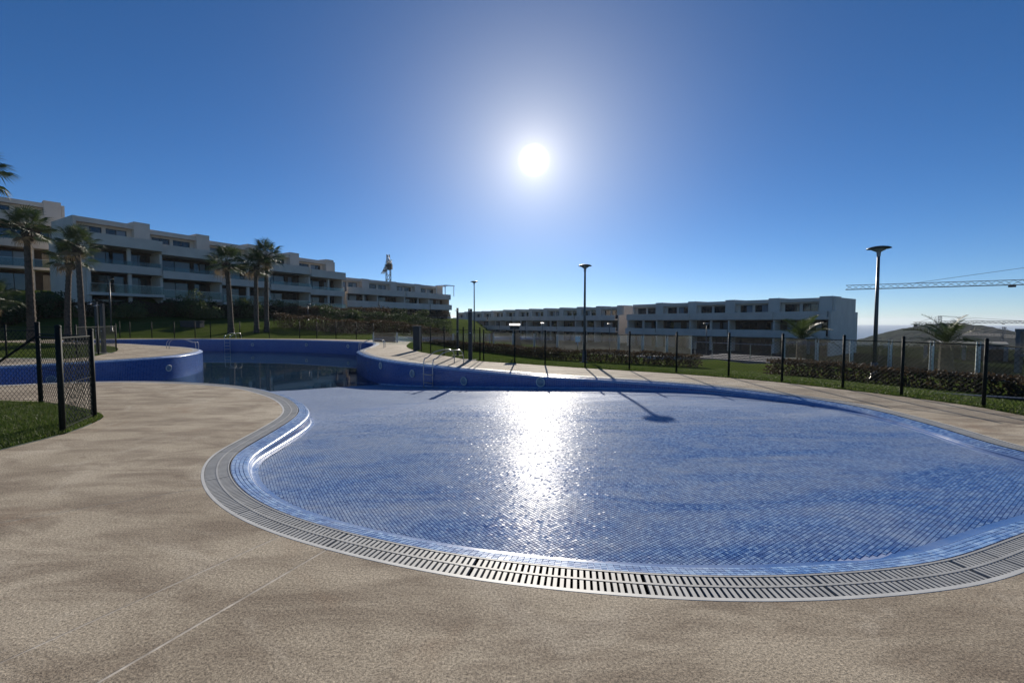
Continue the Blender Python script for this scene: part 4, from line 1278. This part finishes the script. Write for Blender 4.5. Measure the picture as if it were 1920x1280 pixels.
# ---- palms ---------------------------------------------------------------
def fan_frond(seed, R=0.95, pet=1.0, droop=0.35):
    """fan leaf on a stalk along +X, folded leaflets"""
    r = random.Random(seed); b = MB()
    b.tube([(0, 0, 0), (pet * 0.5, 0, 0.04), (pet, 0, 0)], [0.022, 0.015, 0.010], 5, caps=False)
    n = 26
    for k in range(n):
        a = math.radians(-125 + 250 * k / (n - 1)); L = R * (0.78 + 0.22 * math.cos(a * 0.6)) * r.uniform(0.88, 1.08)
        w = 0.028
        dx, dy = math.cos(a), math.sin(a); px_, py = -dy, dx
        z1 = 0.03 - 0.06 * abs(math.sin(a)); tip = -droop * L * r.uniform(0.5, 1.2)
        m = L * 0.62
        p0 = (pet, 0, 0)
        pa = (pet + dx * m + px_ * w, dy * m + py * w, z1); pb = (pet + dx * m - px_ * w, dy * m - py * w, z1)
        pm = (pet + dx * m, dy * m, z1 + 0.03)
        pt = (pet + dx * L, dy * L, z1 + tip)
        b.face([p0, pa, pm]); b.face([p0, pm, pb]); b.face([pa, pt, pm]); b.face([pm, pt, pb])
    return b
FR = [fan_frond(k).mesh('frond', M['frond']) for k in range(4)]
FRD = [fan_frond(k + 9, droop=0.7).mesh('dry_frond', M['dead_frond']) for k in range(2)]
def fan_palm(label, base, H, r0=0.26, crown=1.0, n=24, seed=1, group='fan palms on the lawns'):
    r = random.Random(seed)
    root = empty('palm_tree', base); tag(root, label, 'palm', group)
    pts = []; rs = []; lx, ly = r.uniform(-.25, .25), r.uniform(-.25, .25)
    m = 40
    for k in range(m + 1):
        t = k / m
        pts.append((lx * t * t, ly * t * t, -0.15 + (H + 0.15) * t)); rs.append(r0 * (1.25 - 0.25 * min(1, t * 6)) * (1 - 0.30 * t) * (1 + 0.05 * ((k % 2) * 2 - 1)))
    MB().tube(pts, rs, 12).build('trunk', M['bark'], root)
    skirt = MB()
    for k in range(60):       # cut leaf bases under the crown
        a = r.uniform(0, 2 * PI); z = H - r.uniform(0.0, 1.0) * crown; rr = r0 * 0.75
        c, s_ = math.cos(a), math.sin(a)
        skirt.tube([(lx + c * rr * 0.8, ly + s_ * rr * 0.8, z - 0.1), (lx + c * (rr + 0.16), ly + s_ * (rr + 0.16), z + 0.12)], [0.05, 0.03], 4)
    skirt.build('leaf_bases', M['bark'], root)
    top = Vector((lx, ly, H))
    for k in range(n):
        a = k * 2.39996 + r.uniform(-.2, .2); q = k / n
        el = math.radians(85 - 125 * q + r.uniform(-8, 8))
        sc = crown * r.uniform(0.85, 1.1)
        dry = q > 0.9
        me = r.choice(FRD if dry else FR)
        link('dry_frond' if dry else 'frond', me, root, top + Vector((0, 0, -0.25 * q * crown)), (r.uniform(-.5, .5), -el, a), (sc, sc, sc))
    return root
def palm_px(label, u, D, vtop, r0, crown, seed, zoff=None, n=24):
    g = on_ground(u, D)
    if zoff is not None: g.z = zoff
    top = at_d(u, vtop, D).z
    return fan_palm(label, g, top - g.z, r0 * 0.92, crown * 0.92, n, seed)
palm_px('thick palm with full crown left of palm pair', 60, 32.0, 428, 0.30, 1.05, 1, 0.0)
palm_px('shorter palm of left pair in front of white wall', 127, 33.0, 482, 0.24, 0.95, 2, 0.0)
palm_px('taller palm of left pair leaning beside shorter one', 155, 32.2, 458, 0.24, 0.90, 3, 0.0)
palm_px('single palm by long left block left of palm twins', 433, 44.5, 492, 0.30, 1.15, 4)
palm_px('left palm of twin palms before long left block', 481, 45.5, 497, 0.26, 1.1, 5)
palm_px('right taller palm of twin palms before long left block', 500, 46.2, 478, 0.26, 1.15, 6)
palm_px('palm reaching in from left picture edge high up', -38, 21.0, 315, 0.26, 1.1, 7, 0.0)
palm_px('low palm crown at left picture edge', -14, 30.0, 560, 0.25, 0.95, 8, 0.0)
# pinnate palms on the right, beyond the glass
def feather_frond(seed, L=1.9):
    r = random.Random(seed); b = MB(); P = []
    for k in range(11):
        t = k / 10; P.append((L * t * (1 - 0.15 * t), 0, L * (0.35 * t - 0.55 * t * t)))
    b.tube(P, [0.02 * (1 - 0.8 * k / 10) for k in range(11)], 4, caps=False)
    for k in range(1, 30):
        t = 0.12 + 0.88 * k / 30; i = t * 10; a = int(min(9, i)); f = i - a
        p = Vector(P[a]).lerp(Vector(P[a + 1]), f)
        ll = 0.42 * math.sin(PI * min(1, 0.15 + t * 0.8)) * r.uniform(.85, 1.1)
        for s_ in (-1, 1):
            q = p + Vector((ll * 0.55, s_ * ll * 0.8, ll * r.uniform(-.25, .25)))
            b.face([p + Vector((-0.012, 0, 0)), p + Vector((0.03, 0, 0)), q])
    return b
FEA = [feather_frond(k).mesh('frond', M['frond']) for k in range(3)]
def feather_palm(label, base, H, crown, seed, n=26):
    r = random.Random(seed)
    root = empty('palm_tree', base); tag(root, label, 'palm', 'feather palms beyond the glass fence')
    MB().tube([(0, 0, -0.2), (0, 0, H * 0.5), (0, 0, H)], [0.30, 0.26, 0.24], 12).build('trunk', M['bark'], root)
    for k in range(n):
        q = k / n
        link('frond', r.choice(FEA), root, (0, 0, H - 0.1), (r.uniform(-.4, .4), -math.radians(75 - 95 * q + r.uniform(-8, 8)), k * 2.4), (crown * r.uniform(.85, 1.1),) * 3)
p = at_d(1503, 636, 24); feather_palm('small feather palm before dark end of right block', (p.x, p.y, -2.5), p.z + 2.5, 1.0, 3)
p = at_d(1775, 645, 19); feather_palm('feather palm in front of wooded hill at right', (p.x, p.y, -1.8), p.z + 1.8, 0.95, 5)
for k, (u, D, rx, h, m, lab) in enumerate(((1790, 20, 1.3, 1.15, 'leaf', 'dark bush under palm behind right glass fence'), (1700, 22, 1.0, 0.8, 'leaf', 'green bush left of right palm behind glass'),
                                           (1440, 25, 0.9, 0.9, 'leaf', 'dark bush left of small feather palm'), (1545, 27, 1.1, 1.0, 'leaf_light', 'light bush right of small feather palm'))):
    p = at_d(u, 690, D); shrub(lab, (p.x, p.y, gz(p.x, p.y)), rx, rx, h + 0.5, m, 1500, 0.11, 60 + k, group='bushes beyond the glass fence')

# ---- grass blades on the nearer lawns --------------------------------------
def blades(name, poly, n, hmin, hmax, seed, width=0.004, zf=None):
    r = np.random.default_rng(seed); poly = np.array(poly)
    lo, hi = poly.min(0), poly.max(0); P = np.empty((0, 2))
    while len(P) < n:
        q = r.uniform(lo, hi, (n * 2, 2)); P = np.vstack([P, q[in_poly(q, poly)]])
    P = P[:n]
    z = zf(P) if zf is not None else np.full(n, 0.012)
    a = r.uniform(0, 2 * PI, n); h = r.uniform(hmin, hmax, n); ln = r.normal(0, 0.45, (n, 2)) * h[:, None]
    wx, wy = np.cos(a) * width * r.uniform(.7, 1.6, n), np.sin(a) * width * r.uniform(.7, 1.6, n)
    V = np.stack([np.column_stack([P[:, 0] - wx, P[:, 1] - wy, z - 0.005]), np.column_stack([P[:, 0] + wx, P[:, 1] + wy, z - 0.005]),
                  np.column_stack([P + ln, z + h])], 1).reshape(-1, 3)
    F = np.arange(n * 3).reshape(-1, 3)
    me = np_mesh(name, V, F, M['blade'])
    add_rnd(me, r.random(n))
    return link(name, me)
tag(blades('grass', [(-5.99, 3.9), (-5.99, 5.7), (-6.24, 6.28), (-6.47, 6.66), (-6.97, 7.03), (-7.82, 7.47), (-8.7, 7.82), (-11, 8.02), (-11, 5), (-7, 3.9)], 90000, 0.02, 0.055, 1),
    'short green grass on lawn corner at left', 'grass', kind='stuff')
rb = [tuple(p) for p in catmull(lawn_border[2:], closed=False, step=0.4)]
outer = []
for k, p in enumerate(rb):
    a = np.array(rb[min(k + 1, len(rb) - 1)]) - np.array(rb[max(k - 1, 0)]); a /= np.hypot(*a)
    outer.append((p[0] + a[1] * 4.6, p[1] - a[0] * 4.6))
tag(blades('grass', rb + outer[::-1], 220000, 0.025, 0.06, 2, 0.007, ground_z), 'short green grass strip between right fence and hedge', 'grass', kind='stuff')

# ================================================================== GLASS FENCE
def glass_fence(label, pts, h=1.08, gm='dusty_glass', km='rim'):
    root = empty('glass_fence', pts[0]); tag(root, label, 'fence')
    o = Vector(pts[0]); P = [Vector(p) - o for p in pts]
    for i, (a, b) in enumerate(zip(P[:-1], P[1:])):
        d = b - a; L = math.hypot(d.x, d.y); ang = math.atan2(d.y, d.x)
        MB().box((0.0, -0.10, -0.35), (L, 0.10, 0.0)).build('kerb', M[km], root, loc=a, rot=(0, 0, ang))
        pn = MB().box((0.05, -0.006, 0.03), (L - 0.05, 0.006, h)).build('pane', M[gm], root, loc=a, rot=(0, 0, ang))
        for x in (0.035, L - 0.055):
            MB().box((x - 0.012, -0.02, 0.002), (x + 0.016, 0.02, h + 0.01)).build('edge_profile', M['rim'], pn)
        MB().box((-0.02, -0.03, 0.002), (0.022, 0.03, h * 0.85)).build('post', M['steel'], root, loc=a, rot=(0, 0, ang))
    return root
def gline(us, vs, z):
    return [at(u, v, z) for u, v in zip(us, vs)]
gl1 = gline([925, 962, 1002, 1045, 1095, 1160, 1205, 1250, 1298], [655, 657, 659.5, 662, 664, 666, 667, 667.5, 668], -0.28)
glass_fence('row of dusty sunlit glass panels right of centre', gl1)
gl2 = gline([1469, 1531, 1596, 1668, 1746, 1833, 1930, 2040], [681, 685, 688, 692, 696, 700, 706, 713], -0.28)
glass_fence('row of glass panels above hedge at right', gl2, 1.08, 'clear_glass')
gl3 = gline([700, 745, 790, 850, 920], [648, 649.5, 651, 653, 655], -0.28)
glass_fence('far dim row of glass panels behind lawn tip', gl3, 1.0, 'clear_glass', 'concrete')

# low white wall and steps seen through the gap between the glass rows
wl0 = at(1296, 673, -0.6); wl1 = at(1470, 686, -0.6)
gw = empty('garden_wall', (wl0.x, wl0.y + 0.4, -0.6), math.atan2(wl1.y - wl0.y, wl1.x - wl0.x)); tag(gw, 'low pale stepped wall in gap between glass rows', 'wall')
for k in range(4):
    MB().box((0.05, 1.1 * k, -2.0), (4.6, 1.1 * k + 0.35, 0.12 + 0.0 * k)).build('course' if k else 'wall', M['concrete'], gw)
for k in range(5):
    MB().tube([(0.3 + k * 1.0, 0.17, 0.1), (0.3 + k * 1.0, 0.17, 0.95)], 0.02, 6).build('baluster', M['steel'], gw)
MB().tube([(0.25, 0.17, 0.95), (4.4, 0.17, 0.95)], 0.022, 6).build('handrail', M['steel'], gw)

# ================================================================== SMALL THINGS
sg = empty('sign_post', at(1083, 665, -0.26)); tag(sg, 'small white notice board on thin post before lit glass', 'sign')
MB().tube([(0, 0, 0), (0, 0, 1.0)], 0.02, 8).build('post', M['steel'], sg, True)
MB().box((-0.13, -0.03, 0.68), (0.13, -0.018, 1.0)).build('board', M['white'], sg)
bx = empty('notice_box', at(965, 672, -0.1)); tag(bx, 'dark box with pale sloped lid on post by fence', 'box')
MB().tube([(0, 0, 0), (0, 0, 1.28)], 0.03, 8).build('post', M['post'], bx, True)
MB().box((-0.20, -0.12, 1.282), (0.20, 0.12, 1.43)).build('body', M['black'], bx)
g = MB(); g.face([(-0.23, -0.15, 1.432), (0.23, -0.15, 1.432), (0.23, 0.15, 1.49), (-0.23, 0.15, 1.49)]); g.face([(-0.23, -0.15, 1.452), (-0.23, 0.15, 1.51), (0.23, 0.15, 1.51), (0.23, -0.15, 1.452)][::-1])
g.face([(-0.23, -0.15, 1.432), (-0.23, -0.15, 1.452), (0.23, -0.15, 1.452), (0.23, -0.15, 1.432)]); g.build('lid', M['rim'], bx)
pb = on_ground(361, 46.5)
bn = empty('planter_box', pb); tag(bn, 'long black box on grass bank behind pool', 'box')
MB().box((-1.05, -0.35, 0.0), (1.05, 0.35, 0.62)).build('body', M['black'], bn)
MB().box((-1.1, -0.4, 0.622), (1.1, 0.4, 0.70)).build('lid', M['black'], bn)
p = at(1862, 748, -0.1)
pl = empty('grass_slab', p, -0.5); tag(pl, 'long dark low cover lying in grass at right fence', 'cover')
MB().box((-0.95, -0.13, -0.02), (0.95, 0.13, 0.05)).build('cover', M['post'], pl)
MB().box((-0.90, -0.10, 0.052), (0.90, 0.10, 0.062)).build('lid', M['black'], pl)

# ================================================================== CRANES
def lattice(b, p0, p1, w, n, r=0.06, tri=False):
    """square or triangular lattice beam"""
    p0, p1 = Vector(p0), Vector(p1); d = (p1 - p0).normalized()
    up = Vector((0, 0, 1)) if abs(d.z) < 0.9 else Vector((0, 1, 0))
    s_ = d.cross(up).normalized(); u_ = s_.cross(d)
    C = [s_ * w/2 + u_ * 0, -s_ * w/2 + u_ * 0, u_ * w * 0.9] if tri else [(s_ + u_) * w/2, (s_ - u_) * w/2, (-s_ - u_) * w/2, (-s_ + u_) * w/2]
    for c in C: b.tube([p0 + c, p1 + c], r, 5)
    for k in range(n):
        a, e = p0.lerp(p1, k / n), p0.lerp(p1, (k + 1) / n)
        for j in range(len(C)):
            c0, c1 = C[j], C[(j + 1) % len(C)]
            b.tube([a + c0, e + c1] if k % 2 else [a + c1, e + c0], r * 0.65, 4, caps=False)
    return b
def crane(label, base, H, jib_dir, jib, counter, head=4.5, w=1.5, r=0.09, tie=True):
    root = empty('tower_crane', base); tag(root, label, 'crane')
    jd = Vector((jib_dir[0], jib_dir[1], 0)).normalized()
    lattice(MB(), (0, 0, 0), (0, 0, H), w, int(H / 1.8), r).build('mast', M['crane'], root)
    lattice(MB(), jd * 1.0 + Vector((0, 0, H + 0.8)), jd * jib + Vector((0, 0, H + 0.8)), w * 0.85, int(jib / 1.6), r * 0.8, True).build('jib', M['crane'], root)
    lattice(MB(), -jd * 1.0 + Vector((0, 0, H + 0.8)), -jd * counter + Vector((0, 0, H + 0.8)), w * 0.7, int(counter / 1.6), r * 0.8).build('counter_jib', M['crane'], root)
    MB().box((-0.8, -0.8, H), (0.8, 0.8, H + 0.7)).build('slewing_ring', M['crane_dark'], root)
    MB().box((-0.5, 0.75, H - 1.0), (0.5, 1.7, H + 0.5)).build('cab', M['crane_dark'], root)
    lattice(MB(), (0, 0, H + 0.7), (0, 0, H + head), w * 0.6, 3, r * 0.8).build('tower_head', M['crane'], root)
    c = -jd * (counter - 1.0) + Vector((0, 0, H - 0.7))
    MB().box((-0.7, -0.7, -1.0), (0.7, 0.7, 0.8)).build('counterweight', M['crane_dark'], root, loc=c)
    t = MB(); hd = Vector((0, 0, H + head))
    for f in (0.45, 0.82): t.tube([hd, jd * jib * f + Vector((0, 0, H + 1.9))], r * 0.45, 4)
    t.tube([hd, -jd * counter * 0.9 + Vector((0, 0, H + 1.2))], r * 0.45, 4)
    t.build('tie_bar', M['crane'], root)
    tr_ = jd * jib * 0.55 + Vector((0, 0, H + 0.5))
    MB().box((-0.5, -0.5, -0.3), (0.5, 0.5, 0.2)).build('trolley', M['crane_dark'], root, loc=tr_)
    return root
# behind the left terraces, its jib pointing almost along the line of sight
p = at_d(728, 500, 150); crane('tower crane rising behind pergola block at left', (p.x, p.y, 2.0), p.z - 2.0, (-0.35, 0.94), 31, 8, 4.2, 1.4, 0.12)
# the long jib entering from the right
tip = at_d(1586, 543, 130); q = at_d(1925, 536, 112)
d = Vector((q.x - tip.x, q.y - tip.y, 0)); d.normalize()
mast = Vector((tip.x, tip.y, 0)) + d * 78
crane('big crane whose long jib enters over right block', (mast.x, mast.y, -10.0), tip.z + 10 - 0.8, (-d.x, -d.y), 78, 14, 11.0, 1.7, 0.10)
p = at_d(1762, 608, 300); crane('small distant crane above wooded hill', (p.x, p.y, -50), p.z + 50, (1, -0.15), 70, 16, 6.0, 2.0, 0.18)
p = at_d(1882, 632, 330); crane('tiny distant crane seen end-on near right edge', (p.x, p.y, -50), p.z + 50, (0.25, 1), 40, 12, 8.0, 2.0, 0.2)

# ================================================================== HAZE
hb = MB().box((-9600, -900, -67), (9600, 9600, 62))
hm = bpy.data.materials.new('haze'); hm.use_nodes = True
hn = hm.node_tree.nodes; hn.clear()
ho = hn.new('ShaderNodeOutputMaterial'); hv = hn.new('ShaderNodeVolumePrincipled')
hv.inputs['Color'].default_value = (0.82, 0.90, 1.0, 1); hv.inputs['Density'].default_value = 0.00009; hv.inputs['Anisotropy'].default_value = 0.35
hm.node_tree.links.new(hv.outputs[0], ho.inputs['Volume'])
tag(hb.build('haze', hm), kind='stuff')
